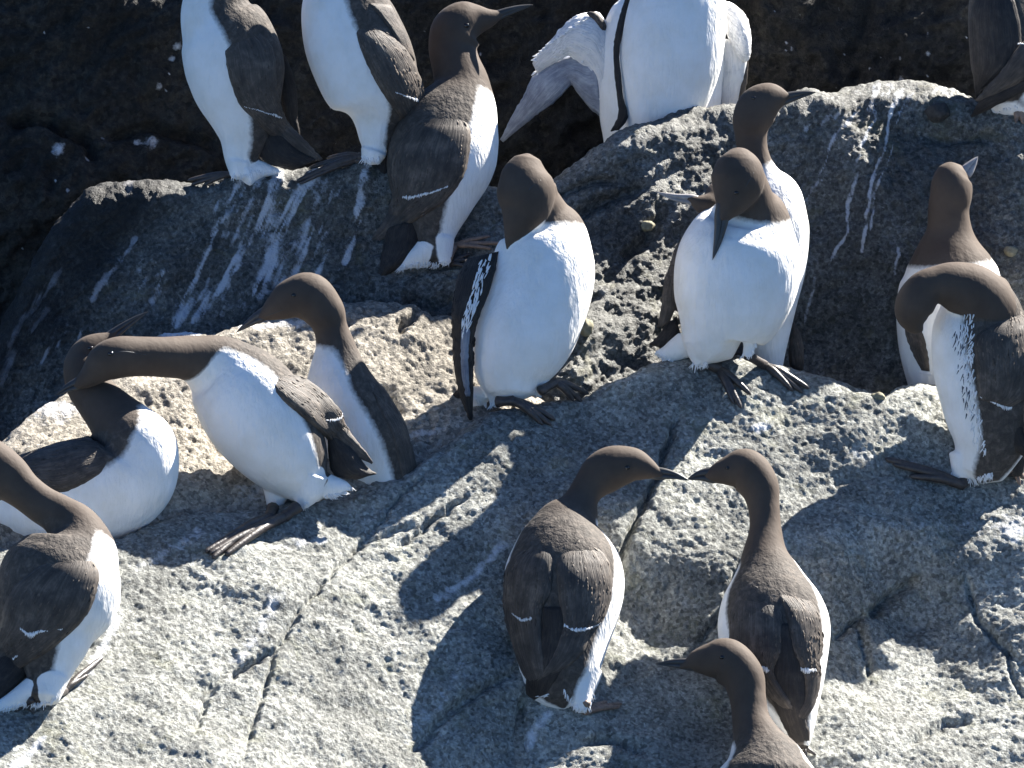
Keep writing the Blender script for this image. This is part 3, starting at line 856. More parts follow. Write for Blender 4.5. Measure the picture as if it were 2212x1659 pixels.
    def bill(self, top, bot, tip, dz0=0.0, dz1=0.0, mid=None, ratio=0.75, view=None, mat=None):
        v = self.v if view is None else view
        t, b, p = np.array(conv(v, *top)), np.array(conv(v, *bot)), np.array(conv(v, *tip))
        c = (t + b) / 2; ax = p - c; ln = np.linalg.norm(ax)
        hw = np.linalg.norm(t - b) / 2
        nrm = (t - b) / (2 * hw)
        m = 0.0 if mid is None else mid
        parts = []
        for side, l, off, k in ((1, 1.0, 0.42, 0.60), (-1, 0.97, -0.42, 0.55)):
            pts, rad = [], []
            lz = self.lean * min(0, c[1] - self.feet_y)
            for f, wv in ((-0.22, 1.0), (0.0, 1.0), (0.3, 0.80), (0.6, 0.55), (0.85, 0.28), (1.0, 0.06)):
                f2 = f * l
                q = c + ax * f2 + nrm * (off * hw * wv) + nrm * m * math.sin(max(0, f) * math.pi)
                pts.append((q[0], q[1], self.z0 + lz + dz0 + (dz1 - dz0) * f)); rad.append(hw * wv * k)
            parts.append(tube(pts, rad, 10, ratio if side else 1))
        V, F = merge(parts)
        return self.put("bill", V, F, mat or M_BILL)
    def eye(self, x, y, r=5.2, view=None):
        px, py = conv(self.v if view is None else view, x, y)
        z = self.cast(px, py, 1)
        if z is None: return
        n = 12
        th = np.linspace(0.05, math.pi - 0.05, n)[:, None]; ph = np.linspace(0, 2 * math.pi, 2 * n)[None]
        P = np.stack([np.sin(th) * np.cos(ph) * 1.15, np.cos(th) * .9 + 0 * ph, np.sin(th) * np.sin(ph)], -1) * r + np.array([px, py, z - r * 0.45])
        me = grid_mesh("eye", W(P) - self.base)
        link("eye", me, M_EYE, self.root)
    def crease(self, pts, wd=1.6):
        P = []
        for p in pts:
            x, y = conv(self.v, *p); z = self.cast(x, y, 1)
            if z is not None: P.append((x, y, z - 0.2))
        if len(P) > 1:
            V, F = tube(P, [wd * .6] + [wd] * (len(P) - 2) + [wd * .4], 6, 0.5)
            self.put("eye_groove", V, F, M_BILL)
    def foot(self, leg, ankle, toes, r=5.5, legdz=0.0, mat=None, layer=None, view=None, web=0.8, lift=3.0, rz=None):
        """leg top, ankle and toe tips in view pixels; the foot is laid on the rock"""
        v = self.v if view is None else view
        ly = layer or self.layer
        def ground(p):
            x, y = conv(v, *p)
            z = zat(ly, x, y, 1) if rz is None else self.z0 + rz
            return np.array([x, y, (z if z is not None else self.z0) + lift])
        lx, lyy = conv(v, *leg)
        A = ground(ankle); Lg = np.array([lx, lyy, self.z0 + legdz])
        T = [ground(t) for t in toes]
        parts = [tube([Lg, (Lg + A) / 2 + np.array([0, 0, 3]), A], [r * 1.35, r * 1.1, r * 1.25], 10)]
        knuck = []
        for t in T:
            m1 = A + (t - A) * 0.35 + np.array([0, -r * .5, r * 0.7]); m2 = A + (t - A) * 0.72 + np.array([0, -r * .3, r * 0.5])
            e = t + (t - A) / np.linalg.norm(t - A) * r * 0.9 + np.array([0, 1.2, -1.0])
            parts.append(tube([A, m1, m2, t, e], [r * 1.0, r * .95, r * .75, r * .55, r * .2], 9))
            knuck.append((m1, m2, t))
        for a, b in zip(knuck[:-1], knuck[1:]):
            if web <= 0: break
            row = []
            for f in np.linspace(0, 1, 6):
                dip = 1 - 0.28 * math.sin(f * math.pi)
                cols = []
                for g in (0.0, 0.45, 0.8, 1.0):
                    pa = A + (a[2] - A) * g * web * dip; pb = A + (b[2] - A) * g * web * dip
                    pa = pa + np.array([0, -r * .3, r * 0.35]); pb = pb + np.array([0, -r * .3, r * 0.35])
                    cols.append(pa * (1 - f) + pb * f - np.array([0, 0, 1.6 * math.sin(f * math.pi)]))
                row.append(cols)
            G = np.array(row)
            n0 = G.shape[0] * G.shape[1]
            V = np.concatenate([G.reshape(-1, 3), (G - np.array([0, 0, 2.4])).reshape(-1, 3)])
            nr, nc = G.shape[:2]; F = []
            def q(i, j): return i * nc + j
            for i in range(nr - 1):
                for j in range(nc - 1):
                    F.append((q(i, j), q(i + 1, j), q(i + 1, j + 1), q(i, j + 1)))
                    F.append((n0 + q(i, j), n0 + q(i, j + 1), n0 + q(i + 1, j + 1), n0 + q(i + 1, j)))
                F.append((q(i, nc - 1), q(i + 1, nc - 1), n0 + q(i + 1, nc - 1), n0 + q(i, nc - 1)))
            parts.append((V, F))
        V, F = merge(parts)
        return self.put("foot", V, F, mat or M_FOOT)
    def fluff(self, pts, n=40, ang=95, spread=35, ln=(8, 16), wd=(0.9, 1.7), seed=1, inside=6, mat=None, name="leg_feathers", jit=3, which=1):
        """loose feather tips along the hem of the white plumage"""
        rb = random.Random(seed)
        P = [conv(self.v, *p) for p in pts]
        cc, _ = catmull(np.array([[p[0], p[1]] for p in P]), step=2.0)
        parts = []
        for k in range(n):
            x, y = cc[rb.randrange(len(cc))]
            a = math.radians(ang + rb.uniform(-spread, spread)); l = rb.uniform(*ln); w_ = rb.uniform(*wd)
            x += rb.uniform(-jit, jit); y += rb.uniform(-inside, 1)
            dx, dy = math.cos(a), math.sin(a)
            z = self.cast(x - dx * 4, y - dy * 4, which)
            if z is None: z = self.cast(x - dx * 9, y - dy * 9, which)
            if z is None: continue
            parts.append(tube([(x - dx * l * .5, y - dy * l * .5, z - 1), (x, y, z + 0.6), (x + dx * l * .6, y + dy * l * .6, z - 1.5)], [w_, w_, w_ * .25], 5, 0.6))
        if parts:
            V, F = merge(parts)
            self.put(name, V, F, mat or M_BAR)
    def tail(self, rows, mat=None, **k):
        return self.wing(rows, mat=mat or M_WINGD, name="tail", thick=5, register=False, **k)

# ---- B1: upper left, head out of frame
b = Bird("leftmost white-breasted murre of the top row, facing left, head cut off, tail on the ledge", 1,
    [(480,1040,640,1030), (437,930,640,930), (400,820,700,800), (330,700,760,650), (250,560,790,480), (200,400,790,350), (170,200,720,210), (175,60,610,90), (215,-80,560,-40), (290,-200,520,-190), (285,-320,500,-320), (290,-400,490,-400), (330,-460,450,-460)],
    (1, 0, 0.25), ('back', 560, 1040, 4), 8.2, [(0, 40), (3, 62), (6, 78), (8, 84)], extras=[('w', [(470,1030,640,1030,10), (600,960,680,1040,0), (700,985,740,1030,-5), (775,1005,785,1015,-5)]), ('w', [(455,960,600,960,15),(470,1045,560,1045,20)])], collar_k=-10)
b.wing([(445,200,610,120), (442,300,700,230), (455,400,740,350), (480,500,745,480), (530,620,760,580), (610,700,790,670), (700,790,830,740), (830,870,900,810), (1000,950,1020,938)], bars=[[(700,672,2), (735,678,8), (775,695,3)], [(560,630,1), (640,650,2), (700,672,2)]])
b.wing([(750,290,800,330,-10), (760,450,850,470,-25), (780,600,870,620,-35), (800,700,868,700,-40), (840,780,880,760,-40), (880,860,890,850,-40)], mat=M_WINGD, thick=6)
b.tail([(620,760,740,740,-5), (630,900,850,860,-5), (700,965,900,900,-5), (840,1005,985,945,-5)])
b.foot((540,1010), (470,1030), [(240,1060), (260,1085), (330,1085)], r=7)
b.bill((290,-370), (290,-320), (130,-340))

b.fluff([(475,1045), (560,1045), (640,1030), (780,1010)], 50, ang=100, seed=30)

# ---- B2
b = Bird("second murre from the left in the top row, white breast left, head cut off", 1,
    [(1240,935,1350,940), (1238,870,1420,850), (1200,745,1480,700), (1120,665,1560,590), (1040,590,1590,470), (960,420,1560,320), (902,240,1500,200), (890,100,1430,30), (920,-60,1380,-80), (980,-190,1300,-200), (975,-310,1250,-310), (985,-400,1230,-400), (1030,-460,1190,-460)],
    (1, 0, 0.15), ('back', 1290, 950, 2), 8.0, [(0, 40), (3, 60), (6, 74), (8, 84)], extras=[('w', [(1240,900,1400,890,12), (1245,948,1360,955,14)])], collar_k=-10)
b.wing([(1255,100,1330,110), (1218,160,1400,190), (1232,260,1510,290), (1280,380,1580,420), (1350,520,1620,540), (1420,620,1620,620), (1480,700,1640,690), (1560,800,1650,760)], bars=[[(1450,545,2), (1520,570,5), (1580,590,9), (1625,585,3)]], mat=M_WING)
b.wing([(1290,20,1420,30), (1400,150,1530,260), (1480,280,1560,360)], thick=5)
b.foot((1300,930), (1230,925), [(1060,930), (960,985), (885,1060)], r=8)
b.foot((1330,950), (1210,945), [(1080,950), (980,1010), (900,1075)], r=7)
b.tail([(1480,720,1600,700,-20), (1540,860,1640,830,-20), (1600,960,1660,930,-20)])
b.bill((985,-370), (985,-320), (830,-340))

b.fluff([(1245,945), (1300,955), (1355,950)], 40, ang=95, seed=31)

# ---- B3: large, seen from behind, looking up to the right
b = Bird("large murre at the top seen from behind, long bill raised up to the right", 1,
    [(1620,1530,1775,1545), (1570,1410,1798,1410), (1480,1240,1885,1270), (1400,1060,1985,1100), (1400,900,2052,900), (1480,745,2072,740), (1590,620,2052,590), (1665,500,2003,480), (1662,400,1950,370), (1642,290,1928,275), (1655,180,1965,195,5), (1735,92,1990,172,10), (1850,68,2012,162,10), (1950,66,2040,148,12), (2040,66,2078,112,12)],
    [(0, -0.7, 0, .6), (6, -0.75, 0.1, 0.6), (9, -0.8, 0.4, 0.3), (11, -0.3, 1, 0.1), (14, 0, 1, 0)], ('back', 1700, 1560, 8), 6.6, [(0, 62), (3, 72), (5, 76), (6.5, 80)],
    extras=[('w', [(1620,1400,1800,1400,5), (1560,1440,1700,1540,0), (1500,1500,1560,1580,0), (1450,1575,1475,1600,-5)]), ('w', [(1640,1420,1798,1420,12), (1700,1560,1778,1545,14)])], taper=True, lean=0.34)
b.tail([(1640,1260,1400,1350,0), (1620,1400,1375,1460,-6), (1560,1500,1350,1580,-8), (1400,1620,1330,1650,-8)])
b.wing([(1480,760,1440,800,10), (1420,900,1372,920,-5), (1400,1020,1328,1080,-20), (1385,1200,1318,1200,-28), (1345,1340,1312,1350,-30), (1325,1400,1312,1400,-30)], mat=M_WINGD, thick=7)
b.wing([(1850,640,1700,600), (1888,740,1560,720), (1885,900,1450,880), (1845,1050,1425,1020), (1740,1190,1435,1120), (1620,1270,1410,1220), (1460,1370,1360,1330), (1290,1455,1275,1440)], thick=11,
    bars=[[(1490,1160,7), (1530,1165,11), (1600,1150,8), (1680,1130,5), (1755,1100,3)]])
b.wing([(1700,600,1600,610), (1790,680,1500,720), (1860,760,1440,840), (1880,880,1400,940)], thick=5, register=False) if False else None
b.bill((2045,66), (2010,140), (2257,30), 12, 5, mid=3.5)
b.eye(1865, 150, 6.5)
b.foot((1760,1530), (1800,1450), [(1990,1395), (2070,1435), (2000,1465)], r=6, mat=M_FOOTL, lift=10, legdz=12)
b.foot((1700,1545), (1770,1560), [(1880,1500), (1900,1530), (1850,1570)], r=6, legdz=12)

b.fluff([(1450,1595), (1560,1570), (1700,1570), (1775,1550)], 70, ang=115, seed=13)

# ---- B4 / B5: the pair at the top, one in front with a white belly, one behind opening its wings
b5 = Bird("murre at the top with both wings half spread, showing white undersides", 2,
    [(760,900,1400,900), (742,760,1442,760), (725,600,1455,590), (705,430,1470,420), (745,250,1482,230), (830,90,1482,60), (930,-80,1420,-80), (1020,-220,1340,-220), (1070,-340,1290,-340), (1070,-430,1280,-430), (1120,-500,1230,-500)],
    (0, 0, -1), ('cliff', 1100, 700, 165), 7.0, 55, extras=())
b5.z0 = b5.z0
fw = []
random.seed(9)
for k in range(70):
    f = random.random()
    ex, ey = 345 + 300 * f, 435 - 85 * f + 20 * math.sin(f * 9)
    if k % 2: ex, ey = 345 + 330 * f, 360 - 270 * f ** 0.8
    fw.append((ex + random.uniform(-6, 6), ey + random.uniform(-6, 6), 140 + random.uniform(-18, 18) if not k % 2 else 165 + random.uniform(-25, 15), random.uniform(9, 17), random.uniform(1.8, 3.2)))
b5.wing([(790,150,760,700,20), (735,80,700,470,20), (690,72,640,400,20), (600,92,560,330,18), (530,150,520,340,16), (460,230,480,365,12), (390,300,420,400,8), (340,370,370,440,5)], mat=M_WINGU, thick=8, ridge=2, fringe=fw)
b5.wing([(700,200,745,690,2), (650,270,680,640,4), (600,300,600,540,5), (500,350,570,500,5), (400,400,520,550,3), (330,470,460,610,0), (290,560,380,665,-4), (220,680,290,735,-8), (150,825,165,838,-10)], mat=M_WINGG, thick=6, ridge=3)
b5.wing([(655,78,675,92,34), (700,72,715,120,34), (740,100,740,180,34), (782,165,750,212,30)], thick=5, register=False)
b5.wing([(1475,10,1485,200,10), (1520,20,1520,270,12), (1565,60,1560,330,12), (1600,130,1590,370,10), (1622,230,1618,330,6)], mat=M_WINGU, thick=9, ridge=2)
b5.wing([(1440,230,1600,230,0), (1450,400,1600,390,0), (1450,560,1560,540,-4), (1440,700,1540,690,-6), (1440,820,1500,820,-8)], mat=M_WINGU, thick=5, ridge=2)
b5.wing([(1590,330,1612,340,-4), (1570,480,1600,490,-4), (1540,640,1565,640,-6), (1520,740,1535,740,-8)], thick=4, register=False)
b5.bill((1120,-440), (1120,-390), (990,-420))
b = Bird("white-bellied murre at the top in front of the wing-spreading one, head cut off", 2,
    [(900,850,1180,840), (862,740,1290,700), (850,560,1385,540), (842,380,1450,370), (855,200,1478,180), (905,20,1485,0), (965,-150,1440,-160), (1060,-300,1350,-300), (1090,-420,1320,-420), (1080,-520,1310,-520), (1130,-600,1260,-600)],
    (0, 0, -1), ('cliff', 1100, 700, 270), 6.6, 62)
b.wing([(905,-60,935,-50,20), (850,130,895,100,25), (820,300,850,280,30), (828,440,858,470,34), (840,560,872,580,38), (845,680,900,690,40), (800,775,850,765,40)], mat=M_WINGD, thick=5)
b.bill((1170,-560), (1230,-560), (1200,-700), 60, 80)

# ---- B6: dark bird in the top right corner
b = Bird("dark murre in the shaded top right corner with its tail resting on the ledge", 8,
    [(1480,1330,1800,1300), (1260,1210,1850,1200), (1010,1050,1860,1050), (850,800,1800,780), (815,500,1750,500), (800,200,1690,200), (820,-100,1600,-100), (880,-350,1450,-350), (950,-550,1350,-550), (950,-700,1350,-700), (1020,-850,1280,-850)],
    (-0.3, 0, 0.95), ('back', 1300, 1280, -4), 9, [(0, 0), (2, 4), (3, 110), (6, 130)],
    extras=[('w', [(1750,950,1800,1250,30), (1500,1010,1560,1260,24), (1300,1120,1350,1290,14), (1080,1290,1110,1370,6)])], vox=4)
b.wing([(900,-100,1300,-150), (830,200,1400,150), (840,500,1440,450), (860,800,1400,700), (880,1020,1180,860), (900,1190,960,1080)], mat=M_WINGD, thick=6)
b.wing([(1560,420,1750,560,86), (1400,560,1640,800,86), (1240,790,1440,960,80), (1060,1000,1200,1090,66), (890,1190,950,1200,50)], mat=M_WING, thick=7, bars=[[(1400,520,7),(1450,520,10),(1500,530,8)]])
b.tail([(1640,820,1760,960,78), (1400,940,1500,1070,74), (1150,1070,1240,1200,64), (960,1180,1040,1300,48), (835,1385,850,1390,26)])
b.foot((1440,1220), (1400,1300), [(1340,1330), (1380,1410), (1450,1420)], r=10, mat=M_FOOTL, legdz=20)
b.fluff([(1080,1370), (1200,1330), (1350,1290), (1469,1250)], 12, ang=110, seed=15, ln=(5, 9))

# ---- B7: behind, head turned right
b7 = Bird("murre behind the bowed one, its raised dark head turned right over the sunlit ledge", 2,
    [(1660,2190,1815,2170), (1590,2020,1850,2010), (1520,1780,1904,1790), (1480,1550,1957,1560), (1470,1330,1971,1310), (1530,1170,1928,1150), (1570,1040,1800,1040), (1552,920,1738,930), (1532,800,1724,800), (1518,690,1752,730,5), (1560,585,1792,670,5), (1668,523,1830,640,5), (1780,530,1852,610,5), (1832,550,1858,588,5)],
    [(0, -.3, 0, -1), (5, -.5, 0, -1), (8, -1, 0, 0), (10, -.6, 1, 0), (13, 0, 1, 0)], ('main', 1640, 2190, -165), 6.4, 70, collar_k=0, taper=True)
b7.bill((1836,546), (1812,625), (2012,545), 5, 0, mid=2.5)
b7.eye(1645, 578, 5)
b7.wing([(1905,1950,1880,1900,-40), (1935,2050,1860,2000,-40), (1940,2130,1850,2080,-44), (1935,2185,1860,2180,-50)], thick=5, register=False)

# ---- B9: mostly hidden, only the bill shows
b9 = Bird("almost hidden murre whose bill, lightened as if sunlit, points left past the bowed one's head", 4,
    [(1560,1150,1760,1150), (1540,950,1800,950), (1545,750,1820,750), (1600,600,1800,600), (1620,520,1780,500), (1630,440,1790,420), (1620,300,1700,470,90), (1570,368,1600,510,135), (1520,384,1540,490,145), (1465,388,1472,430,148)],
    (1, .5, 0), ('main', 1640, 1300, -130), 4, 50, taper=True)
b9.bill((1468,380), (1462,442), (1278,370), 148, 150, mid=-3, mat=M_BILL_SUNLIT)

# ---- B8: front facing, head bowed
b = Bird("murre on the boulder crest with bowed head, bill pointing down its white breast", 4,
    [(1520,1270,1800,1215), (1425,1200,1850,1190), (1374,1050,1975,1050), (1368,900,2055,880), (1395,750,2088,730), (1460,620,2075,600), (1560,500,2020,490,10), (1630,430,1940,400,30), (1660,330,1900,320,45), (1680,250,1870,250,55)],
    (0, 0, -1), ('main', 1640, 1360, 6), 6.15, [(0, 66), (3, 70), (6, 80)], collar_k=8,
    extras=[('b', [(1680,145,1790,145,60), (1608,210,1862,220,72), (1578,320,1875,320,80), (1592,420,1790,430,92), (1602,480,1715,490,100), (1606,530,1672,525,105)]),
            ('w', [(1440,1120,1640,1180,5), (1440,1240,1590,1240,10), (1490,1330,1560,1320,14)]), ('w', [(1720,1100,1900,1130,10), (1760,1220,1828,1200,16), (1755,1285,1812,1265,18)]),
            ('w', [(1400,1150,1480,1280,-20), (1330,1210,1370,1310,-30), (1270,1250,1280,1275,-35)]), ('w', [(1800,800,2000,900,0), (1700,1050,1900,1100,0)])])
b.wing([(1610,480,1570,500,-30), (1520,580,1440,610,-30), (1440,720,1372,740,-32), (1385,900,1322,900,-34), (1385,1000,1308,1010,-36), (1345,1100,1285,1120,-38)], thick=8, register=False)
b.tail([(1390,1060,1340,1100,-50), (1410,1190,1290,1165,-50), (1330,1240,1240,1213,-52)])
b.bill((1602,500), (1690,480), (1592,745), 105, 112, mid=-3, ratio=0.9)
b.crease([(1818,262), (1790,310), (1770,345)], 1.4)
b.eye(1722, 375, 5.5)
b.foot((1530,1310), (1625,1350), [(1738,1545), (1785,1475), (1700,1520)], r=9.5, legdz=10, lift=5)
b.foot((1780,1270), (1880,1330), [(2105,1445), (2070,1465), (2020,1455)], r=9.0, legdz=14, lift=5)

b.fluff([(1270,1260), (1340,1310), (1400,1330), (1500,1350), (1560,1330)], 90, ang=110, spread=40, seed=11)
b.fluff([(1750,1285), (1800,1275), (1825,1230)], 24, ang=100, seed=12)

# ---- B13: front facing, preening, wing dropped
fr = []
random.seed(3)
for k in range(80):
    f = random.random()
    x = 340 - 130 * f + random.uniform(-38, 34) * (1 - .4 * f); y = 745 + 420 * f + random.uniform(-20, 20)
    fr.append((x, y, 112 + random.uniform(-16, 16) - 10 * f, random.uniform(13, 24), random.uniform(1.1, 2.1)))
b = Bird("murre in the middle with its face tucked in its shoulder and ruffled white wing feathers", 4,
    [(340,1500,600,1480,20), (262,1370,690,1370,10), (247,1200,805,1210,0), (292,1050,878,1050,-10), (350,880,932,880,-25), (378,740,938,730,-40), (430,620,895,590,-50), (455,540,800,480,-45), (440,440,745,400,-30), (440,350,725,330,-20)],
    (0, 0, -1), ('main', 480, 1530, -32), 6.35, [(0, 60), (6, 74)], collar_k=0,
    extras=[('b', [(490,185,640,185,-10), (420,260,688,280,-4), (396,370,722,360,2), (405,470,690,470,10), (422,560,600,550,20), (438,640,500,640,26), (445,680,470,680,26)]),
            ('w', [(320,1380,520,1450,8), (340,1490,440,1500,12), (380,1560,425,1550,12)]), ('w', [(560,1350,720,1400,10), (610,1450,670,1430,14), (600,1500,650,1490,14)]),
            ('w', [(250,1400,330,1560,-20), (240,1520,290,1590,-25)])])
b.wing([(225,745,405,700,0), (180,850,385,820,30), (158,950,340,960,40), (150,1050,300,1060,50), (155,1180,268,1190,44), (165,1350,264,1330,38), (195,1500,264,1480,34), (245,1632,262,1630,30)], mat=M_WINGD, thick=9, fringe=fr)
b.wing([(205,1120,250,1130,64), (200,1250,238,1260,58), (205,1380,240,1390,50), (225,1500,250,1500,44)], mat=M_WINGG, thick=4, register=False)
b.tail([(250,1440,240,1490,-30), (190,1460,200,1510,-30), (137,1505,142,1515,-30)])
b.tail([(200,1540,290,1580,-30), (185,1580,270,1595,-30), (163,1620,180,1625,-30)])
b.crease([(640,305), (590,340), (550,390)], 1.4)
b.foot((400,1530), (490,1525), [(700,1620), (680,1645), (635,1640)], r=9.5, legdz=40, lift=5)
b.foot((640,1470), (720,1425), [(890,1480), (855,1520), (810,1510)], r=9.0, legdz=40, lift=5)
b.foot((380,1560), (400,1600), [(440,1610), (430,1625), (400,1630)], r=6.0, legdz=40, lift=5) if False else None

b.fluff([(260,1500), (340,1560), (430,1540), (460,1520)], 60, ang=95, seed=9)
b.fluff([(600,1490), (640,1490), (670,1440)], 24, ang=100, seed=10)

# ---- B14: curved neck, facing left, behind the leaning bird
b14 = Bird("murre with a tall curved brown neck facing left, behind the leaning one on tan rock", 3,
    [(1860,1260,2160,1230), (1780,1150,2160,1140), (1690,1020,2140,1010), (1630,900,2070,870), (1588,790,1995,760), (1588,690,1945,680), (1612,600,1898,595), (1640,500,1848,490), (1632,420,1808,390), (1592,375,1785,275,4), (1545,352,1680,138,6), (1490,355,1560,150,6), (1430,368,1475,215,6), (1375,372,1390,295,6)],
    [(0, 1, 0, .35), (7, 1, 0, .2), (9, .8, .6, 0), (11, 0, 1, 0), (13, -.3, 1, 0)], ('main', 2000, 1200, -70), 6.9, [(0, 50), (3, 54), (5, 60), (6.5, 76)], collar_k=-10, taper=True)
b14.bill((1384,292), (1366,374), (1232,428), 6, 2, mid=3)
b14.crease([(1475, 310), (1420, 330), (1375, 345)], 1.4)
b14.eye(1530, 236, 5.5)
b14.wing([(1940,740,1975,770), (1985,850,2070,860), (2040,960,2125,970), (2070,1080,2158,1070), (2090,1180,2172,1180), (2090,1240,2160,1240)], thick=2)

# ---- B15: leaning / walking left
b15 = Bird("murre leaning far forward to the left with its brown neck stretched level", 3,
    [(1520,1300,1705,1200), (1370,1215,1722,1080), (1235,1120,1690,930), (1110,1000,1615,770), (1020,870,1520,665), (962,755,1400,590), (940,680,1250,520,10), (905,655,1060,470,40), (800,652,900,463,75), (700,656,745,452,100), (615,668,620,450,115), (545,690,540,490,120), (485,714,462,590,122), (428,730,412,655,122)],
    (0.5, 1, 0.05), ('main', 1480, 1345, -30), 6.55, [(0, 50), (2, 44), (4, 40), (5.5, 46), (6.5, 70)], collar_k=-22,
    extras=[('w', [(1330,1120,1560,1200,-25), (1362,1220,1525,1240,-20), (1388,1330,1470,1340,-15)]), ('w', [(1520,1150,1710,1200,20), (1520,1250,1680,1260,20), (1530,1335,1600,1330,20)]),
            ('w', [(1600,1150,1700,1300,0), (1700,1170,1740,1290,0), (1790,1200,1800,1265,0), (1825,1230,1828,1250,0)])], taper=True)
b15.tail([(1705,960,1745,965,-5), (1712,1080,1850,1050,-8), (1740,1170,1900,1120,-10), (1850,1195,1960,1165,-10)])
b15.wing([(1400,655,1425,632), (1425,730,1540,648), (1495,810,1660,715), (1590,890,1770,830), (1680,965,1795,900), (1770,1030,1845,975), (1880,1090,1905,1050), (1935,1115,1942,1105)], thick=12,
    bars=[[(1700,888,4), (1745,885,7), (1778,872,6), (1782,850,3)]])
b15.bill((412,655), (424,728), (286,757), 122, 126, mid=2)
b15.eye(575, 541, 6)
b15.crease([(600,532), (660,530), (760,545)], 2.0)
b15.foot((1420,1345), (1400,1395), [(1180,1500), (1085,1562), (1120,1590)], r=11, web=1.0, legdz=20, lift=6)
b15.foot((1550,1335), (1480,1390), [(1250,1510), (1110,1570), (1190,1575)], r=11, web=1.0, legdz=50, lift=6)

# ---- B16: sitting, head turned back up to the right
b16 = Bird("plump murre at the left, body turned right, bill raised behind the leaning one's head", 3,
    [(-420,1280,-420,1400), (-200,1190,-180,1450), (0,1100,20,1500), (130,1050,190,1540), (300,1000,360,1570), (470,960,600,1520,0,0.85), (560,900,790,1380,0,0.85), (540,900,885,1140,0,0.9), (475,900,815,960,-20), (440,850,730,870,-40), (390,775,640,790,-65), (345,700,575,715,-85), (328,620,550,620,-100), (345,555,540,590,-110), (400,492,560,545,-112), (480,450,575,510,-114), (555,430,590,470,-116)],
    [(0, 0, 1, .2), (4, -.1, 1, .2), (6, -.6, .8, .2), (9, -1, .2, 0), (12, -1, 0.2, 0), (14, -.5, 1, 0), (16, -.3, 1, 0)], ('main', 400, 1520, -135), 7.95, [(0, 60), (4, 58), (6, 60), (8, 80)], collar_k=-20, taper=True)
b16.wing([(585,1040,575,1110), (520,1000,540,1150), (400,985,440,1215), (280,1010,320,1262), (170,1050,210,1240), (100,1100,120,1220), (0,1180,40,1290), (-120,1260,-110,1330)], thick=10)
b16.bill((560,424), (596,476), (768,322), -116, -125, mid=2)
b16.eye(470, 512, 6)

# ---- B17: lower left, seen from behind
b17 = Bird("murre at the lower left edge, brown neck reaching out of the frame to the left", 5,
    [(120,1340,275,1335), (120,1240,325,1235), (60,1140,400,1110), (0,1040,462,1010), (-30,930,525,920), (-10,800,578,790), (60,720,580,690), (150,640,545,595), (205,570,460,500,5), (190,530,350,420,8), (130,490,260,370,10), (60,440,160,290,10), (-20,400,70,190,10), (-140,340,-40,110,10), (-260,310,-180,80,10), (-340,290,-300,140,10)],
    [(0, -.75, 0, .65), (7, -.75, 0.1, .6), (10, -.4, .7, .4), (14, 0, 1, 0)], ('main', 210, 1380, 22), 7.6, [(0, 60), (3, 66), (6, 74), (8, 86)],
    extras=[('w', [(140,1220,320,1250,8), (150,1330,275,1335,10)]), ('w', [(120,1240,200,1340,0), (30,1315,75,1385,0), (-60,1375,-35,1415,0)])], lean=0.34)
b17.tail([(180,1160,60,1080,-6), (100,1260,-60,1220,-10), (0,1350,-100,1320,-10), (-80,1420,-130,1400,-10)])
b17.wing([(430,640,300,620), (462,720,200,700), (455,820,80,800), (415,930,20,900), (340,1020,0,1000), (220,1120,-40,1080), (80,1210,-80,1180), (-40,1330,-90,1310)], thick=11,
    bars=[[(95,1010,5), (140,1038,12), (190,1022,5), (290,1012,3)], [(60,1150,5), (80,1135,5)], [(25,1205,4), (65,1205,4), (75,1190,3)]])
b17.bill((-310,150), (-300,260), (-480,260), 10, 10)
b17.foot((250,1320), (300,1300), [(470,1150), (450,1170), (400,1230)], r=8, legdz=10)
b17.foot((150,1340), (110,1370), [(60,1370), (80,1390), (150,1395)], r=6, legdz=10)

# ---- B18: left of the touching pair, seen from behind
b18 = Bird("left one of the pair touching bills, mottled brown back towards the viewer", 6,
    [(330,1340,520,1340), (232,1250,578,1240), (188,1080,640,1060), (150,930,694,910), (135,800,722,790), (152,680,716,680), (210,565,672,570), (295,475,625,480), (385,400,604,420), (440,335,598,372), (474,272,628,330,2), (520,185,694,300,4), (600,126,742,284,8), (720,116,800,270,10), (800,152,845,266,10), (868,200,885,262,10)],
    [(0, -.1, 0, 1), (8, -.1, .1, 1), (10, -.4, .8, .3), (12, 0, 1, .1), (14, 0, 1, 0)], ('main', 520, 1400, 6), 7.4, [(0, 46), (4, 62), (6, 70), (8, 82)],
    extras=[('w', [(430,1180,620,1190,6), (440,1290,580,1290,8), (490,1385,560,1375,10)]), ('w', [(340,1200,520,1300,0), (300,1300,340,1330,6)])], taper=True, lean=0.42)
b18.tail([(330,880,430,880), (320,1000,440,1000), (290,1120,440,1100), (250,1220,420,1180), (250,1300,380,1250), (285,1330,345,1300)], hug=4)
b18.wing([(255,570,370,560), (155,680,380,690), (136,820,368,810), (146,930,330,890), (170,1020,325,980), (195,1110,335,1080), (225,1190,345,1170), (260,1255,350,1225)], thick=10,
    bars=[[(180,912,2), (225,945,8), (272,938,9)]])
b18.wing([(420,560,600,555), (395,680,650,670), (400,790,664,780), (410,890,648,880), (420,970,610,960), (400,1050,560,1000), (365,1130,530,1090), (315,1210,450,1170), (298,1245,340,1225)], thick=12,
    bars=[[(432,970,7), (480,992,8), (550,985,6), (605,960,3)]])
b18.bill((876,200), (880,268), (1034,268), 10, 16, mid=4)
b18.eye(735, 206, 6)
b18.foot((540,1340), (535,1390), [(700,1350), (690,1365), (630,1340)], r=7, mat=M_FOOTL, legdz=14, lift=10)

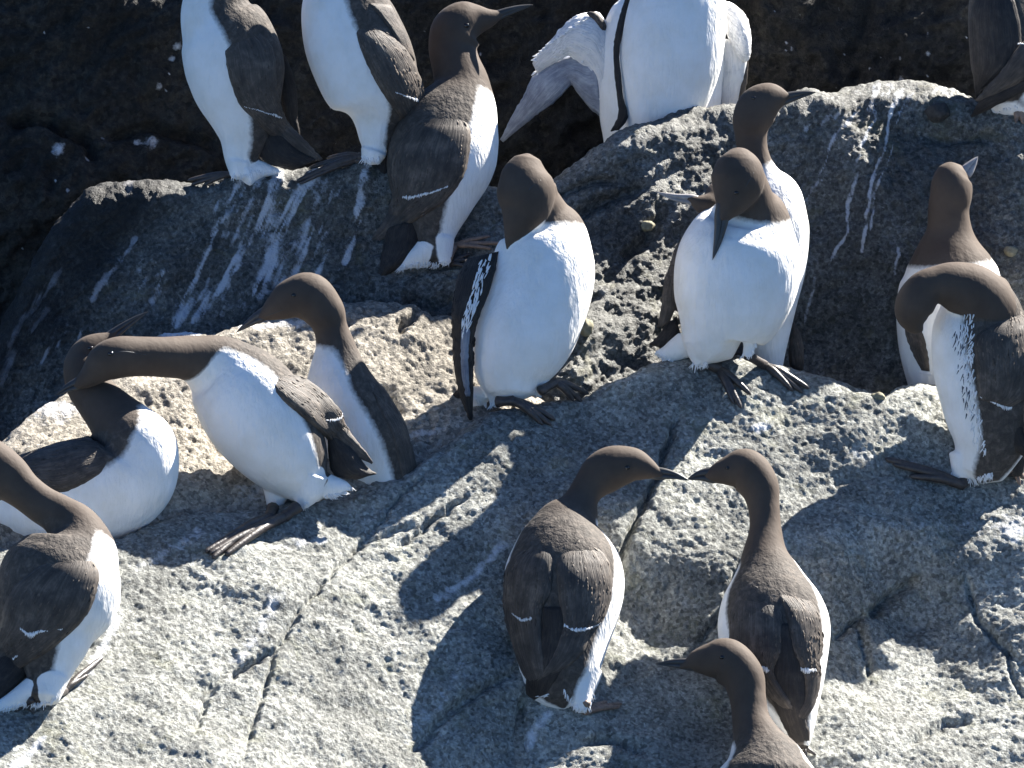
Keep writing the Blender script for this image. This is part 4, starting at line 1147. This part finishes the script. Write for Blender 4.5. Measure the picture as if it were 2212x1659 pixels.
# ---- B19: right of the pair
b19 = Bird("right one of the pair touching bills, long upright neck, back towards the viewer", 6,
    [(1540,1560,1618,1555), (1470,1450,1652,1440), (1340,1300,1692,1290), (1220,1130,1720,1110), (1172,980,1718,975), (1185,850,1670,850), (1245,730,1585,730), (1290,630,1516,620), (1326,510,1484,500), (1320,405,1474,390,3), (1285,335,1462,255,8), (1235,300,1380,140,12), (1185,286,1260,160,14), (1135,280,1165,203,14)],
    [(0, 0, 0, 1), (8, .1, .1, 1), (10, .6, .7, .3), (12, 0, 1, .1), (13, 0, 1, 0)], ('main', 1600, 1560, 40), 6.6, [(0, 40), (4, 57), (6, 68), (7, 84)], taper=True, lean=0.40)
b19.tail([(1470,960,1530,960), (1440,1150,1600,1150), (1430,1300,1600,1300), (1480,1430,1600,1420), (1540,1540,1620,1490), (1570,1572,1612,1562)], hug=4)
b19.wing([(1250,790,1420,760), (1226,880,1485,900), (1230,980,1492,1010), (1240,1080,1488,1100), (1330,1170,1450,1190), (1385,1250,1480,1260), (1440,1330,1530,1340), (1550,1415,1566,1408)], thick=12,
    bars=[[(1385,1172,8), (1415,1188,11), (1445,1190,5)]])
b19.wing([(1425,770,1620,820), (1495,880,1668,920), (1512,980,1680,1020), (1530,1080,1678,1100), (1565,1160,1664,1160), (1590,1240,1668,1230), (1590,1330,1655,1310), (1550,1410,1625,1390), (1528,1465,1560,1455)], thick=12,
    bars=[[(1562,1170,7), (1600,1188,11), (1650,1185,8), (1680,1172,4)]])
b19.bill((1150,200), (1150,286), (1028,264), 14, 16, mid=4)
b19.eye(1222, 208, 5)
b19.foot((1570,1540), (1590,1570), [(1640,1590), (1600,1600), (1570,1600)], r=6, legdz=6)

# ---- B20: bottom, cut off by the frame
b20 = Bird("murre at the bottom edge, head in profile pointing left, body cut off", 6,
    [(1240,2560,1560,2560), (1140,2350,1700,2330), (1080,2120,1790,2120), (1080,1900,1770,1900), (1130,1740,1680,1740), (1195,1620,1590,1620), (1236,1530,1490,1510), (1242,1430,1428,1420), (1232,1340,1408,1310), (1200,1262,1388,1170,3), (1140,1225,1290,1058,5), (1090,1210,1170,1066,5), (1040,1195,1085,1098,5), (1022,1185,1032,1132,5)],
    [(0, .1, 0, 1), (8, .2, .1, 1), (10, .6, .8, .2), (13, 0, 1, 0)], ('main', 1420, 1720, 120), 6.0, [(0, 56), (4, 60), (6, 76)], collar_k=0, taper=True, lean=0.35)
b20.wing([(1200,1760,1400,1740), (1110,1880,1420,1900), (1100,2080,1420,2100), (1200,2300,1420,2300)], thick=9)
b20.wing([(1430,1740,1640,1760), (1440,1900,1740,1880), (1440,2100,1760,2080), (1440,2300,1640,2300)], thick=9)
b20.bill((1046,1126), (1030,1190), (873,1156), 5, 5, mid=2)
b20.eye(1196, 1124, 5.5)

# ---- B10: right, behind the preening one
b10 = Bird("upright murre standing behind the arched preening one near the right edge", 7,
    [(640,1200,900,1200), (600,1060,950,1060), (575,930,975,930), (572,800,985,800), (590,700,982,715), (612,630,952,650), (648,575,908,575), (688,510,868,500), (694,430,856,430), (702,370,868,370), (708,325,870,330,-4), (728,288,868,298,-8), (770,264,860,275,-12)],
    (.2, 0, -1), ('main', 740, 1120, -165), 5.0, 60, collar_k=6)
b10.bill((828,258), (870,292), (890,222), -12, -20, mid=0, mat=M_BILL_SUNLIT)
b10.wing([(600,860,665,880), (612,930,685,940), (640,1000,698,1010), (670,1055,702,1060)], thick=6, bars=[[(660,1062,4), (705,1070,5)]])

# ---- B11: preening, neck arched
b11 = Bird("preening murre at the right edge, neck arched down into ruffled white flank feathers", 7,
    [(800,1470,990,1450), (782,1330,1090,1320), (740,1170,1130,1150), (712,1030,1130,1010), (712,900,1105,880), (770,790,1065,790), (860,720,1030,730), (900,690,1000,700)],
    (.45, 0.1, .85), ('main', 860, 1500, -10), 6.0, [(0, 38), (2, 44), (4, 52), (6, 66)],
    extras=[('b', [(1080,850,870,980,10), (1015,730,840,910,35), (940,662,815,862,52), (850,636,775,826,66), (760,640,735,800,80), (650,672,728,795,90), (582,745,715,830,92), (570,820,705,860,88), (615,880,692,893,84), (655,897,688,897,82)]),
            ('w', [(775,1380,900,1390,8), (790,1470,860,1480,10)]), ('w', [(850,1350,960,1440,0), (930,1430,950,1470,0)])])
b11.tail([(880,1180,1060,1180,20), (880,1300,1060,1300,10), (920,1400,1080,1400,0), (990,1470,1060,1470,-5)])
b11.wing([(1085,800,960,860), (1110,900,880,930), (1125,1000,880,1020), (1120,1090,885,1090), (1080,1160,890,1150), (1020,1200,900,1170)], thick=10, bars=[[(900,1160,2), (960,1185,4), (995,1200,9), (1022,1200,8)]])
b11.wing([(880,1160,1020,1200,54), (930,1250,1060,1260,50), (990,1330,1080,1310,44), (1080,1400,1120,1390,40), (1140,1440,1150,1435,36)], mat=M_WINGD, thick=5)
b11.wing([(1050,960,1160,940,60), (1048,1060,1160,1060,58), (1055,1200,1160,1180,52), (1070,1340,1160,1300,44)], mat=M_WING, thick=7)
b11.foot((830,1480), (830,1505), [(545,1405), (575,1425), (640,1470)], r=11, legdz=10, lift=5)
b11.foot((1010,1440), (1030,1440), [(1060,1440), (1065,1470), (1050,1490)], r=8, mat=M_FOOTL, legdz=10, lift=5)
fl = []
random.seed(5)
for k in range(60):
    f = random.random()
    fl.append((848 + 36 * f + random.uniform(-34, 24), 850 + 460 * f, 100 + random.uniform(-25, 15), random.uniform(12, 22), random.uniform(1.0, 1.8)))
b11.fluff([(850,850), (850,1000), (862,1150), (885,1300), (900,1380)], 150, ang=100, spread=28, ln=(10, 22), wd=(0.9, 1.8), seed=21, mat=M_BAR, name="flank_feathers", jit=13, which=None)
b11.fluff([(815,900), (825,1000), (840,1120), (865,1250)], 46, ang=105, spread=22, ln=(9, 20), wd=(0.9, 1.6), seed=22, mat=M_FLANK, name="flank_streaks", jit=12, which=None)

# loose feather tips on hems
b15.fluff([(1700,1290), (1780,1280), (1830,1240)], 40, ang=20, spread=35, seed=2)
b15.fluff([(1390,1350), (1430,1360), (1480,1345)], 26, ang=100, seed=3)
b15.fluff([(1530,1330), (1570,1345), (1600,1320)], 26, ang=100, seed=4)
b18.fluff([(430,1300), (500,1380), (560,1370), (580,1300)], 60, ang=100, seed=5)
b18.fluff([(310,1325), (350,1315)], 6, ang=150, seed=6)
b11.fluff([(780,1470), (830,1500), (880,1490), (950,1470)], 80, ang=85, spread=30, ln=(9, 20), seed=7)
b17.fluff([(0,1400), (120,1370), (200,1370), (265,1340)], 70, ang=120, seed=8)
